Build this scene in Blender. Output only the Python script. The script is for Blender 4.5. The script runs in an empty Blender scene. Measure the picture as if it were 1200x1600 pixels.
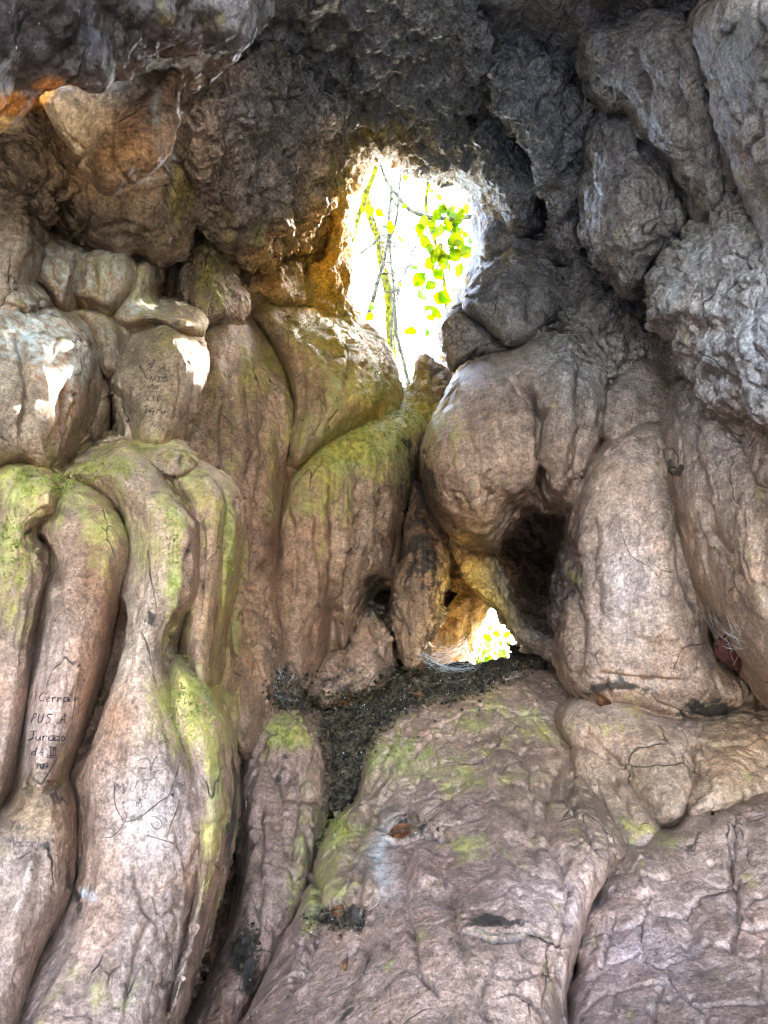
import bpy, bmesh, math, random, time
import numpy as np
from mathutils import Vector, Matrix
from mathutils.bvhtree import BVHTree
T0 = time.time()
random.seed(7); rng = np.random.default_rng(7)
S = bpy.context.scene; COL = S.collection

# ------------------------------------------------------------------ camera
PITCH = math.radians(12.0); CAMP = np.array([0.0, 0.0, 1.5]); FOC = 26 / 36 * 1600
cam = bpy.data.cameras.new('camera'); cam.sensor_fit = 'VERTICAL'; cam.sensor_height = 36; cam.lens = 26
cam.clip_start = 0.02; cam.clip_end = 2000
co = bpy.data.objects.new('camera', cam); COL.objects.link(co)
co.location = CAMP; co.rotation_euler = (math.pi / 2 + PITCH, 0, 0); S.camera = co
# ------------------------------------------------------------------ light
SUN_EL, SUN_AZ = math.radians(33), math.radians(33)      # azimuth: to the right of +Y, beyond the back wall
w = bpy.data.worlds.new('World'); S.world = w; w.use_nodes = True
nt = w.node_tree; nt.nodes.clear()
sk = nt.nodes.new('ShaderNodeTexSky'); sk.sky_type = 'NISHITA'; sk.sun_disc = False
sk.sun_elevation = SUN_EL; sk.sun_rotation = SUN_AZ; sk.air_density = 1.0; sk.dust_density = 2.0; sk.ozone_density = 1.0
bg = nt.nodes.new('ShaderNodeBackground'); bg.inputs['Strength'].default_value = 0.15
ow = nt.nodes.new('ShaderNodeOutputWorld')
nt.links.new(sk.outputs[0], bg.inputs[0]); nt.links.new(bg.outputs[0], ow.inputs[0])
sl = bpy.data.lights.new('sun', 'SUN'); sl.energy = 2.0; sl.angle = math.radians(0.5); sl.color = (1, 0.95, 0.85)
so = bpy.data.objects.new('sun', sl); COL.objects.link(so)
sd = Vector((math.sin(SUN_AZ) * math.cos(SUN_EL), math.cos(SUN_AZ) * math.cos(SUN_EL), math.sin(SUN_EL)))
so.rotation_euler = sd.to_track_quat('Z', 'Y').to_euler(); so.location = (3, 6, 8)
S.view_settings.view_transform = 'Standard'; S.view_settings.look = 'None'; S.view_settings.gamma = 1
S.view_settings.exposure = 5.6
S.cycles.max_bounces = 4; S.cycles.diffuse_bounces = 2; S.cycles.glossy_bounces = 2
S.cycles.use_denoising = True; S.cycles.use_adaptive_sampling = True; S.cycles.adaptive_threshold = .022; S.cycles.sample_clamp_indirect = 8; S.cycles.caustics_reflective = False; S.cycles.caustics_refractive = False

# ------------------------------------------------------------------ geometry helpers
cp, sp_ = math.cos(PITCH), math.sin(PITCH)
FWD = np.array([0, cp, sp_]); UP = np.array([0, -sp_, cp]); RT = np.array([1.0, 0, 0])
def P(px, py, d):
    """photo pixel (1200x1600) and forward distance -> world point(s)"""
    px = np.asarray(px, float); py = np.asarray(py, float); d = np.asarray(d, float)
    r = FWD + ((px - 600) / FOC)[..., None] * RT - ((py - 800) / FOC)[..., None] * UP
    return CAMP + d[..., None] * r
def pix(v):
    q = v - CAMP; f = q @ FWD; f = np.where(f < 1e-3, 1e-3, f)
    return 600 + FOC * (q @ RT) / f, 800 - FOC * (q @ UP) / f, q @ FWD

def hash3(ix, iy, iz, s=0):
    h = (ix.astype(np.uint32) * np.uint32(374761393) + iy.astype(np.uint32) * np.uint32(668265263)
         + iz.astype(np.uint32) * np.uint32(2246822519) + np.uint32(s * 3266489917 & 0xffffffff))
    h = (h ^ (h >> np.uint32(13))) * np.uint32(1274126177)
    h = (h ^ (h >> np.uint32(16))) * np.uint32(2654435761)
    return ((h ^ (h >> np.uint32(15))) & np.uint32(0xffffff)).astype(np.float32) / np.float32(0xffffff)
def vnoise(p, s=0):
    p = p.astype(np.float32); i = np.floor(p); f = p - i; i = i.astype(np.int64)
    f = f * f * f * (f * (f * 6 - 15) + 10)
    r = 0
    for dx in (0, 1):
        wx = f[:, 0] if dx else 1 - f[:, 0]
        for dy in (0, 1):
            wy = wx * (f[:, 1] if dy else 1 - f[:, 1])
            for dz in (0, 1):
                wz = wy * (f[:, 2] if dz else 1 - f[:, 2])
                r = r + wz * hash3(i[:, 0] + dx, i[:, 1] + dy, i[:, 2] + dz, s)
    return r * 2 - 1
def fbm(p, octv=4, s=0, g=0.5):
    a, r, n = 1.0, 0, 0
    for k in range(octv):
        r = r + a * vnoise(p * (2.03 ** k) + 17.3 * k, s + k); n += a; a *= g
    return r / n
def cell(p, s=0):
    """F1, F2 of a jittered cell lattice"""
    p = p.astype(np.float32); i = np.floor(p).astype(np.int64); f = p - i
    F1 = np.full(len(p), 9., np.float32); F2 = F1.copy()
    for dx in (-1, 0, 1):
        for dy in (-1, 0, 1):
            for dz in (-1, 0, 1):
                a, b, c = i[:, 0] + dx, i[:, 1] + dy, i[:, 2] + dz
                d = ((dx + hash3(a, b, c, s) - f[:, 0]) ** 2 + (dy + hash3(a, b, c, s + 11) - f[:, 1]) ** 2
                     + (dz + hash3(a, b, c, s + 23) - f[:, 2]) ** 2)
                F2 = np.minimum(F2, np.maximum(F1, d)); F1 = np.minimum(F1, d)
    return np.sqrt(F1), np.sqrt(F2)
def warp(p, sc, amp, s=50):
    return p + amp * np.stack([fbm(p * sc, 2, s), fbm(p * sc + 9, 2, s + 5), fbm(p * sc + 21, 2, s + 9)], 1)

def catmull(pts, n=6, closed=True):
    p = np.array(pts, float); m = len(p); out = []
    rngm = range(m) if closed else range(m - 1)
    for i in rngm:
        if closed: a, b, c, d = p[(i - 1) % m], p[i], p[(i + 1) % m], p[(i + 2) % m]
        else: a, b, c, d = p[max(i - 1, 0)], p[i], p[i + 1], p[min(i + 2, m - 1)]
        for t in np.linspace(0, 1, n, endpoint=False):
            out.append(0.5 * ((2 * b) + (-a + c) * t + (2 * a - 5 * b + 4 * c - d) * t ** 2 + (-a + 3 * b - 3 * c + d) * t ** 3))
    if not closed: out.append(p[-1])
    return np.array(out)
def segdist(x, y, poly, closed):
    """distance to polyline + parameter 0..1 along it"""
    best = np.full(x.shape, 1e9); bt = np.zeros(x.shape)
    n = len(poly); m = n if closed else n - 1
    for i in range(m):
        a = poly[i]; b = poly[(i + 1) % n]; dx, dy = b - a; L = dx * dx + dy * dy + 1e-9
        t = np.clip(((x - a[0]) * dx + (y - a[1]) * dy) / L, 0, 1)
        d = (x - a[0] - t * dx) ** 2 + (y - a[1] - t * dy) ** 2
        k = d < best; best = np.where(k, d, best); bt = np.where(k, (i + t) / m, bt)
    return np.sqrt(best), bt
def inside(x, y, poly):
    c = np.zeros(x.shape, bool); n = len(poly); j = n - 1
    for i in range(n):
        xi, yi = poly[i]; xj, yj = poly[j]
        if yi != yj:
            k = ((yi > y) != (yj > y)) & (x < (xj - xi) * (y - yi) / (yj - yi) + xi)
            c ^= k
        j = i
    return c
def tps_fit(c, v, reg=1e-3):
    c = np.array(c, float); v = np.array(v, float); n = len(c)
    if n == 1: return lambda x, y: np.full(np.shape(x), v[0])
    if n == 2:
        dd = c[1] - c[0]; L = (dd ** 2).sum()
        return lambda x, y: v[0] + (v[1] - v[0]) * ((x - c[0, 0]) * dd[0] + (y - c[0, 1]) * dd[1]) / L
    sc = np.abs(c).max() + 1e-9; c = c / sc
    def phi(r2): return 0.5 * r2 * np.log(r2 + 1e-12)
    K = phi(((c[:, None] - c[None]) ** 2).sum(2)) + reg * np.eye(n)
    if n == 3: K = K * 0 + np.eye(n) * 1e6
    A = np.zeros((n + 3, n + 3)); A[:n, :n] = K; A[:n, n] = 1; A[:n, n + 1:] = c; A[n, :n] = 1; A[n + 1:, :n] = c.T
    wv = np.linalg.solve(A, np.concatenate([v, [0, 0, 0]]))
    def f(x, y):
        x = np.asarray(x) / sc; y = np.asarray(y) / sc; r = wv[n] + wv[n + 1] * x + wv[n + 2] * y
        if n > 3:
            for k in range(n): r = r + wv[k] * phi((x - c[k, 0]) ** 2 + (y - c[k, 1]) ** 2)
        return r
    return f

# ------------------------------------------------------------------ pigment maps (mineral tints, algae, dirt, and some painted light and shade)
def lin(c):
    c = np.array(c, float) / 255; return np.where(c < 0.04045, c / 12.92, ((c + 0.055) / 1.055) ** 2.4)
# px, py, rx, ry, colour (albedo, sRGB 8 bit), strength
TONES = [(45,152,30,13,(236,160,70),30),(108,128,18,8,(226,150,70),25),(8,186,16,14,(255,220,150),30),  # paints an orange backlit glow along the roof lip edge
 (600,1300,900,500,(148,122,111),1.5),(600,900,700,300,(148,120,98),1.2),(200,600,260,150,(158,146,128),1.4),
 (330,200,300,220,(136,128,118),2.2),(560,100,340,150,(136,152,170),3.5),(820,220,180,160,(126,146,168),3.5),  # bluish entries paint the opening's cool glow on the ceiling
 (1050,250,220,260,(144,148,158),3),(1120,520,120,200,(140,142,152),2.8),(1000,110,240,80,(138,144,156),2.4),
 (900,500,90,160,(126,136,150),3),(780,470,120,110,(122,136,152),3.4),(830,680,170,160,(142,120,108),2.0),
 (1000,860,120,220,(162,142,132),2),(985,900,40,75,(192,178,182),4),(1150,860,90,200,(146,122,106),1.5),
 (150,1250,45,200,(150,114,92),4),(160,940,26,120,(150,108,82),3.5),(100,570,40,90,(160,118,88),2),
 (230,1270,75,75,(172,158,156),3),(225,1000,40,160,(184,164,148),2),(90,1100,50,120,(176,156,150),2),
 (70,1270,55,40,(130,104,74),4),(60,1350,70,60,(150,132,122),2),(390,620,110,90,(158,126,108),2),
 (360,1000,50,110,(150,116,72),3),(400,850,80,120,(160,124,104),2),(480,900,60,140,(146,108,78),2),
 (570,600,120,90,(132,116,104),2),(655,880,45,120,(92,66,46),4),(690,1000,50,60,(170,130,84),4),
 (540,400,60,130,(222,176,36),9),(600,620,60,50,(190,160,40),4),(440,420,40,50,(172,134,58),5),(600,225,60,30,(130,122,70),4),(450,300,70,70,(134,136,138),3),  # bright yellow entry paints the light on the left jamb
 (728,950,34,80,(236,188,84),9),(760,960,40,80,(190,170,90),3),(845,900,60,100,(40,38,42),14),  # sunlight painted onto the outcrop, shade painted into the dark hollow
 (180,220,110,70,(170,132,84),8),(310,100,70,50,(160,126,84),6),(190,50,260,70,(50,44,52),10),  # last entry is a very dark tone on the roof lip
 (170,330,130,50,(92,78,60),6),(60,240,60,60,(84,74,62),5),(450,1330,70,260,(140,112,104),2),(540,1300,60,120,(140,120,90),2),
 (600,1350,24,60,(180,168,166),2.0),(860,1400,60,50,(190,170,168),2),(720,1350,120,100,(138,112,106),2),
 (960,1240,130,90,(132,110,88),3),(1150,1180,70,80,(134,106,76),3),(1050,1450,140,150,(150,126,118),2),
 (1010,1500,80,60,(176,156,164),1.5),(220,1500,100,90,(152,134,128),2.5),(330,1480,60,160,(110,80,62),2),
 (1190,270,70,120,(140,130,132),2),(280,290,14,60,(150,160,110),2),
]
MOSS_GLOW = [(560,450,20,120,.9),(560,280,20,60,.8),(680,640,40,30,1.0),(480,450,60,30,.9),(120,500,60,30,.4),(380,500,60,30,.6),  # px, py, rx, ry, amount; entries by the left jamb paint its yellow glow
 (60,760,110,70,.95),(160,740,110,50,.75),(20,860,50,130,.85),(190,820,70,90,.7),(270,900,22,150,1.1),(262,830,30,90,.9),
 (300,1110,70,75,1.2),(335,1180,40,80,.9),(355,870,22,130,1.4),(310,760,60,40,.8),(345,1000,20,100,.8),(330,900,18,120,.6),
 (250,700,90,30,.7),(420,570,60,60,.8),(520,520,120,70,1.1),(580,600,50,90,1.1),(455,470,80,40,.7),(440,700,20,90,.7),(455,640,20,80,.7),
 (560,700,110,60,1.6),(640,650,60,40,1.7),(500,760,60,60,.9),(450,780,30,40,.8),(350,620,80,60,.4),(150,480,140,40,.45),
 (330,430,45,80,1.1),(220,450,30,50,.8),(410,400,60,60,.5),(240,440,240,30,.35),(590,200,60,30,.9),(540,290,40,60,1.2),
 (560,600,60,60,1.1),(650,600,60,60,1.1),(445,1150,40,26,1.0),(600,1180,70,40,.75),(680,1210,110,35,.6),(520,1290,50,50,.75),(480,1400,40,60,.6),(740,1130,60,20,.6),
 (500,1370,40,50,.75),(780,1120,90,30,.45),(730,1320,40,35,.6),(1000,1310,60,14,.5),(850,1140,60,30,.6),(930,1130,80,30,.4),
 (700,450,40,60,.8),(690,640,50,70,.8),(760,400,60,30,.6),(500,1330,25,40,.6),(340,1300,30,120,.8),(280,540,60,50,.5),
 (500,380,60,30,.7),(285,300,12,60,.9),(240,510,80,30,.5),(1060,300,40,60,.15),(640,760,40,60,.3),
]
DIRT_SHADE = [  # px, py, rx, ry, amount: soot, soil and crusts, and painted shade in the hollow
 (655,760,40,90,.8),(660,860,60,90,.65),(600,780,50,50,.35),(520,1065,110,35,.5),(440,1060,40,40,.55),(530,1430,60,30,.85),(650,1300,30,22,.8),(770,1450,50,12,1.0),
 (390,1480,22,60,1.0),(370,1300,14,200,.7),(120,1370,12,60,.8),(215,1240,30,8,.2),(590,930,30,40,1.0),(845,900,60,100,.55),(950,1075,70,12,.9),  # also darkens the gap and clefts; hollow shade is painted in
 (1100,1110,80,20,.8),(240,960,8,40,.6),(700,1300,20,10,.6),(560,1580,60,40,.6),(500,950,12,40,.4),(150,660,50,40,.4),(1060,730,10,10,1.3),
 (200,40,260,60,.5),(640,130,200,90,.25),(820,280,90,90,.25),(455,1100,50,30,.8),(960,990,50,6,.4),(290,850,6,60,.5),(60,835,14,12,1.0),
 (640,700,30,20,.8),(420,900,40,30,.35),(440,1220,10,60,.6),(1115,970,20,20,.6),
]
WHITE = [(160,122,26,12,2.2),(12,185,14,16,1.6),(268,185,7,60,2.0),(222,275,20,8,1.6),(330,110,16,30,.8),(100,140,14,8,1.5),(60,520,90,50,1.0),(120,560,30,60,.8),(200,480,70,25,.7),(130,440,80,50,.9),(175,440,30,50,.9),(140,1392,16,8,1.8),(1080,330,10,60,.6),  # entries on roof lip and tooth paint their backlit white rim
 (1170,270,14,90,.7),(1060,430,12,70,.8),(500,330,24,50,.8),(970,300,12,80,.5),(800,330,10,60,.5),(600,1340,10,50,.4),(265,200,10,60,1.2),(230,440,40,30,.7)]
CRAG = [(450,220,190,170,1.0),(620,110,250,120,1.0),(830,230,110,150,1.0),(910,470,50,130,1.0),(840,900,60,110,.9),(170,330,150,60,.45),(1120,570,90,100,.7),
 (1000,320,80,110,.5),(700,230,100,70,1.0),(200,60,260,90,.7),(560,400,70,110,.7),(700,950,80,110,.6),(950,80,140,60,.6),(350,400,130,50,.6),(20,280,80,90,.7)]
def blobs(x, y, L):
    r = np.zeros(len(x))
    for b in L:
        q = ((x - b[0]) / b[2]) ** 2 + ((y - b[1]) / b[3]) ** 2
        r = np.maximum(r, b[4] * np.exp(-q * 0.9))
    return r
def paint(me, v, nrm, base_crag=0.0):
    n = len(v); wv = warp(v, 6.0, 0.05, 80)
    x, y, d = pix(wv); ok = d > 0.1
    x = np.clip(x, -3000, 4000); y = np.clip(y, -3000, 4000)
    base = lin((136, 116, 104)); acc = np.tile(base, (n, 1)) * 0.25; ws = np.full(n, 0.25)
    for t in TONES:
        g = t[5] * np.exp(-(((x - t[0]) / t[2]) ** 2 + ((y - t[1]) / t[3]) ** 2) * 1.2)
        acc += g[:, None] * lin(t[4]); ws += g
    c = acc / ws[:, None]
    moss = blobs(x, y, MOSS_GLOW) * (0.55 + 0.5 * np.clip(nrm[:, 2] + 0.35, 0, 1.2))  # algae plus the yellow glow painted on the left jamb
    dirt_shade = blobs(x, y, DIRT_SHADE); wh = blobs(x, y, WHITE) * np.clip(0.4 + nrm[:, 2] + .5 * nrm[:, 0], 0, 1); cr = np.maximum(blobs(x, y, CRAG), base_crag)
    for k in (moss, dirt_shade, wh): k[~ok] = 0
    a = me.attributes.new('tone', 'FLOAT_COLOR', 'POINT')
    a.data.foreach_set('color', np.concatenate([c, np.ones((n, 1))], 1).astype(np.float32).ravel())
    b = me.attributes.new('growth_and_light', 'FLOAT_COLOR', 'POINT')
    b.data.foreach_set('color', np.stack([moss, dirt_shade, wh, cr], 1).astype(np.float32).ravel())

# ------------------------------------------------------------------ materials
def nodes(name):
    m = bpy.data.materials.new(name); m.use_nodes = True; t = m.node_tree; t.nodes.clear()
    o = t.nodes.new('ShaderNodeOutputMaterial'); b = t.nodes.new('ShaderNodeBsdfPrincipled')
    t.links.new(b.outputs[0], o.inputs[0]); return m, t, b
def rock_material():
    m, t, b = nodes('cave_rock'); N = t.nodes.new; L = t.links.new
    geo = N('ShaderNodeNewGeometry'); pos = geo.outputs['Position']
    def attr(nm):
        a = N('ShaderNodeAttribute'); a.attribute_name = nm; return a
    tone = attr('tone'); gr = attr('growth_and_light'); sep = N('ShaderNodeSeparateColor'); L(gr.outputs['Color'], sep.inputs[0])
    crag = gr.outputs['Alpha']
    def mapv(sc):
        v = N('ShaderNodeVectorMath'); v.operation = 'MULTIPLY'; L(pos, v.inputs[0]); v.inputs[1].default_value = sc; return v.outputs[0]
    def noise(sc, vec=None, det=6, rough=.6, dist=0):
        n = N('ShaderNodeTexNoise'); n.inputs['Scale'].default_value = sc; n.inputs['Detail'].default_value = det
        n.inputs['Roughness'].default_value = rough; n.inputs['Distortion'].default_value = dist; L(vec or pos, n.inputs['Vector']); return n.outputs['Fac']
    def ramp(x, a, bb, lo=0., hi=1.):
        r = N('ShaderNodeMapRange'); L(x, r.inputs[0]); r.inputs[1].default_value = a; r.inputs[2].default_value = bb
        r.inputs[3].default_value = lo; r.inputs[4].default_value = hi; return r.outputs[0]
    def M(op, a, bb=None, c=None):
        x = N('ShaderNodeMath'); x.operation = op
        for i, q in enumerate((a, bb, c)):
            if q is None: continue
            if isinstance(q, (int, float)): x.inputs[i].default_value = q
            else: L(q, x.inputs[i])
        return x.outputs[0]
    def mix(f, a, bb, bt='MIX'):
        x = N('ShaderNodeMix'); x.data_type = 'RGBA'; x.blend_type = bt; x.clamp_result = False
        if isinstance(f, (int, float)): x.inputs['Factor'].default_value = f
        else: L(f, x.inputs['Factor'])
        for q, s_ in ((a, x.inputs[6]), (bb, x.inputs[7])):
            if isinstance(q, tuple): s_.default_value = (*q, 1)
            else: L(q, s_)
        return x.outputs[2]
    n1 = noise(3.2, det=8, rough=.62, dist=.4); n2 = noise(16, det=8, rough=.7); n3 = noise(70, det=5, rough=.75)
    streak = noise(1, vec=mapv((24, 6, 2.4)), det=5, rough=.6, dist=.3)
    c = mix(1.0, tone.outputs['Color'], (1.05, 1.01, .95), 'MULTIPLY')
    c = mix(ramp(n1, .35, .65), mix(1.0, c, (.78, .74, .70), 'MULTIPLY'), mix(1.0, c, (1.16, 1.12, 1.08), 'MULTIPLY'))
    c = mix(M('MULTIPLY', ramp(n1, .52, .68), .35), c, mix(1.0, c, (1.12, .84, .66), 'MULTIPLY'))
    c = mix(ramp(n2, .36, .64), mix(1.0, c, (.58, .56, .56), 'MULTIPLY'), mix(1.0, c, (1.28, 1.26, 1.24), 'MULTIPLY'))
    c = mix(ramp(streak, .4, .62, 0, .8), c, mix(1.0, c, (.74, .70, .66), 'MULTIPLY'))
    c = mix(ramp(n3, .38, .62), mix(1.0, c, (.62, .61, .60), 'MULTIPLY'), mix(1.0, c, (1.34, 1.34, 1.34), 'MULTIPLY'))
    n4 = noise(150, det=3, rough=.7); c = mix(ramp(n4, .40, .60), mix(1.0, c, (.74, .73, .72), 'MULTIPLY'), mix(1.0, c, (1.24, 1.24, 1.24), 'MULTIPLY'))
    # calcite crust, and painted backlit rims on roof lip and tooth
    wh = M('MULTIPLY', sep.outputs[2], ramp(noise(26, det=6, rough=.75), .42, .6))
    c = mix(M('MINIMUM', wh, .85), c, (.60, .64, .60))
    # algae, with the yellow glow painted on the jamb
    mn = noise(9, det=8, rough=.72); mf = ramp(M('ADD', M('MULTIPLY', sep.outputs[0], .95), M('ADD', M('MULTIPLY', M('SUBTRACT', mn, .56), 2.2), M('MULTIPLY', M('SUBTRACT', streak, .5), 1.6))), .15, .95)
    mcol = mix(ramp(noise(34, det=4), .35, .65), (.18, .165, .03), (.44, .41, .13))
    mcol = mix(ramp(noise(4, det=3), .4, .62), mcol, mix(1.0, mcol, (1.25, 1.02, .62), 'MULTIPLY'))
    c = mix(M('MULTIPLY', mf, .88), c, mcol)
    # dirt and soot, and the painted shade of the hollow
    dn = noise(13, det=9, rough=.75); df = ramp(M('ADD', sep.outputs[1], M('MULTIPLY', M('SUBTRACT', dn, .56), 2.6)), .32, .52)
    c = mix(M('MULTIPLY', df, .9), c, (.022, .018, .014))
    # hairline cracks, broken up by a mask, and scattered specks of grit
    wv = N('ShaderNodeVectorMath'); wv.operation = 'MULTIPLY_ADD'; nz = N('ShaderNodeTexNoise'); nz.inputs['Scale'].default_value = 7; nz.inputs['Detail'].default_value = 5
    L(pos, nz.inputs['Vector']); L(nz.outputs['Color'], wv.inputs[0]); wv.inputs[1].default_value = (.07, .07, .07); L(pos, wv.inputs[2])
    vo = N('ShaderNodeTexVoronoi'); vo.feature = 'DISTANCE_TO_EDGE'; vo.inputs['Scale'].default_value = 3.4; L(wv.outputs[0], vo.inputs['Vector'])
    crk = M('MULTIPLY', ramp(vo.outputs['Distance'], 0.003, .012, 1, 0), ramp(noise(3.7, det=3), .54, .62))
    c = mix(M('MULTIPLY', crk, .8), c, (.03, .022, .018))
    def specks(sc, th, msk_sc, a0, a1):
        v = N('ShaderNodeTexVoronoi'); v.inputs['Scale'].default_value = sc; v.inputs['Randomness'].default_value = 1; L(wv.outputs[0], v.inputs['Vector'])
        return M('MULTIPLY', ramp(v.outputs['Distance'], th * .6, th, 1, 0), ramp(noise(msk_sc, det=4), a0, a1))
    sp1 = specks(46, .17, 5, .5, .58); sp2 = specks(75, .14, 8, .55, .6); sp3 = specks(18, .10, 3, .5, .55)
    c = mix(M('MULTIPLY', sp1, .8), c, (.03, .024, .02)); c = mix(M('MULTIPLY', sp3, .85), c, (.02, .016, .014)); c = mix(M('MULTIPLY', sp2, .7), c, (.66, .63, .58))
    L(c, b.inputs['Base Color'])
    L(M('ADD', ramp(n2, .3, .7, .30, .6), M('MULTIPLY', crag, .22)), b.inputs['Roughness']); b.inputs['Specular IOR Level'].default_value = .2
    # relief below mesh resolution
    vb = N('ShaderNodeTexVoronoi'); vb.feature = 'SMOOTH_F1'; vb.inputs['Scale'].default_value = 24; vb.inputs['Smoothness'].default_value = .3; L(wv.outputs[0], vb.inputs['Vector'])
    vb2 = N('ShaderNodeTexVoronoi'); vb2.inputs['Scale'].default_value = 58; L(wv.outputs[0], vb2.inputs['Vector'])
    pol = ramp(noise(2.7, det=4), .38, .62, .25, 1.15)
    h = M('MULTIPLY', pol, M('ADD', M('MULTIPLY', n2, .010), M('MULTIPLY', n3, .010)))
    h = M('ADD', h, M('MULTIPLY', streak, .012))
    h = M('ADD', h, M('MULTIPLY', noise(170, det=3, rough=.7), .0030))
    hc = M('ADD', M('MULTIPLY', vb.outputs['Distance'], -.034), M('MULTIPLY', vb2.outputs['Distance'], -.013))
    h = M('ADD', h, M('MULTIPLY', hc, M('ADD', crag, .12)))
    h = M('ADD', h, M('MULTIPLY', mf, M('MULTIPLY', noise(120, det=4), .006)))
    h = M('SUBTRACT', h, M('MULTIPLY', crk, .007)); h = M('SUBTRACT', h, M('MULTIPLY', sp1, .002))
    bp = N('ShaderNodeBump'); bp.inputs['Strength'].default_value = 0.9; bp.inputs['Distance'].default_value = 1.0; L(h, bp.inputs['Height'])
    L(bp.outputs[0], b.inputs['Normal'])
    return m
ROCK = rock_material()
def simple(name, c1, c2, sc=30, rough=.7, trans=0, bump=.003):
    m, t, b = nodes(name); N = t.nodes.new; L = t.links.new
    geo = N('ShaderNodeNewGeometry'); n = N('ShaderNodeTexNoise'); n.inputs['Scale'].default_value = sc; n.inputs['Detail'].default_value = 5
    L(geo.outputs['Position'], n.inputs['Vector'])
    r = N('ShaderNodeValToRGB'); r.color_ramp.elements[0].position = .38; r.color_ramp.elements[1].position = .62
    r.color_ramp.elements[0].color = (*c1, 1); r.color_ramp.elements[1].color = (*c2, 1)
    L(n.outputs['Fac'], r.inputs[0]); L(r.outputs[0], b.inputs['Base Color']); b.inputs['Roughness'].default_value = rough; b.inputs['Specular IOR Level'].default_value = .06
    if bump:
        bp = N('ShaderNodeBump'); bp.inputs['Distance'].default_value = bump; L(n.outputs['Fac'], bp.inputs['Height']); L(bp.outputs[0], b.inputs['Normal'])
    if trans:
        o = [x for x in t.nodes if x.type == 'OUTPUT_MATERIAL'][0]; tr = N('ShaderNodeBsdfTranslucent'); L(r.outputs[0], tr.inputs[0])
        mx = N('ShaderNodeMixShader'); mx.inputs[0].default_value = trans; L(b.outputs[0], mx.inputs[1]); L(tr.outputs[0], mx.inputs[2]); L(mx.outputs[0], o.inputs[0])
    return m
INK = simple('dark_ink', (.012, .010, .012), (.03, .025, .03), 60, .6, bump=0)
FAINT = simple('faded_ink', (.07, .055, .05), (.13, .10, .09), 60, .7, bump=0)
BARK = simple('mossy_bark', (.03, .026, .002), (.15, .135, .004), 22, .8)
BARK2 = simple('grey_bark', (.025, .022, .016), (.10, .095, .06), 26, .8)
LEAF = simple('fresh_leaf', (.035, .085, .0003), (.13, .15, .0006), 9, .45, .5, bump=0)
DEAD = simple('dead_leaf', (.035, .012, .006), (.13, .05, .02), 40, .6, .15)
DEADR = simple('dark_red_leaf', (.025, .008, .006), (.07, .02, .014), 40, .6, .1)
SOIL = simple('leaf_mould', (.016, .012, .008), (.07, .052, .034), 45, .9, bump=.02)
LITTER = simple('litter', (.012, .009, .006), (.10, .066, .036), 30, .85, bump=0)
PALE = simple('pale_grit', (.45, .42, .36), (.68, .65, .58), 30, .8, bump=0)
TWIG = simple('twig_bark', (.05, .035, .025), (.16, .115, .08), 40, .8)
WEB = simple('spider_silk', (.7, .7, .68), (.85, .85, .83), 30, .5, .4, bump=0)
MOSSM = simple('moss', (.09, .12, .015), (.26, .28, .05), 14, .9, .2, bump=0)
TURF = simple('mossy_ground', (.07, .085, .015), (.24, .26, .05), 8, .9, bump=.02)
FOREST = simple('forest_floor', (.11, .10, .085), (.22, .20, .17), 3, .9, bump=.02)

# ------------------------------------------------------------------ mesh builders
def mk(name, verts, faces, mat, parent=None, smooth=True, origin=None):
    me = bpy.data.meshes.new(name); v = np.asarray(verts, np.float32)
    if origin is None: origin = np.zeros(3)
    vv = v - np.asarray(origin, np.float32)
    faces = np.asarray(faces) if not isinstance(faces, list) else faces
    if isinstance(faces, np.ndarray):
        k = faces.shape[1]; me.vertices.add(len(vv)); me.vertices.foreach_set('co', vv.astype(np.float32).ravel())
        me.loops.add(faces.size); me.loops.foreach_set('vertex_index', faces.astype(np.int32).ravel())
        me.polygons.add(len(faces)); me.polygons.foreach_set('loop_start', np.arange(len(faces), dtype=np.int32) * k)
        me.update(calc_edges=True)
    else: me.from_pydata(vv.tolist(), [], faces); me.update()
    me.materials.append(mat)
    if smooth: me.polygons.foreach_set('use_smooth', np.ones(len(me.polygons), bool))
    o = bpy.data.objects.new(name, me); COL.objects.link(o); o.location = origin
    if parent is not None: o.parent = parent; o.location = np.asarray(origin) - np.array(parent.location)
    return o
def tag(o, label=None, cat=None, group=None, kind=None):
    if label: o['label'] = label
    if cat: o['category'] = cat
    if group: o['group'] = group
    if kind: o['kind'] = kind
    return o
def mesh_np(me):
    v = np.empty(len(me.vertices) * 3, np.float32); me.vertices.foreach_get('co', v)
    n = np.empty(len(me.vertices) * 3, np.float32); me.vertex_normals.foreach_get('vector', n)
    return v.reshape(-1, 3).astype(np.float64), n.reshape(-1, 3).astype(np.float64)

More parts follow.
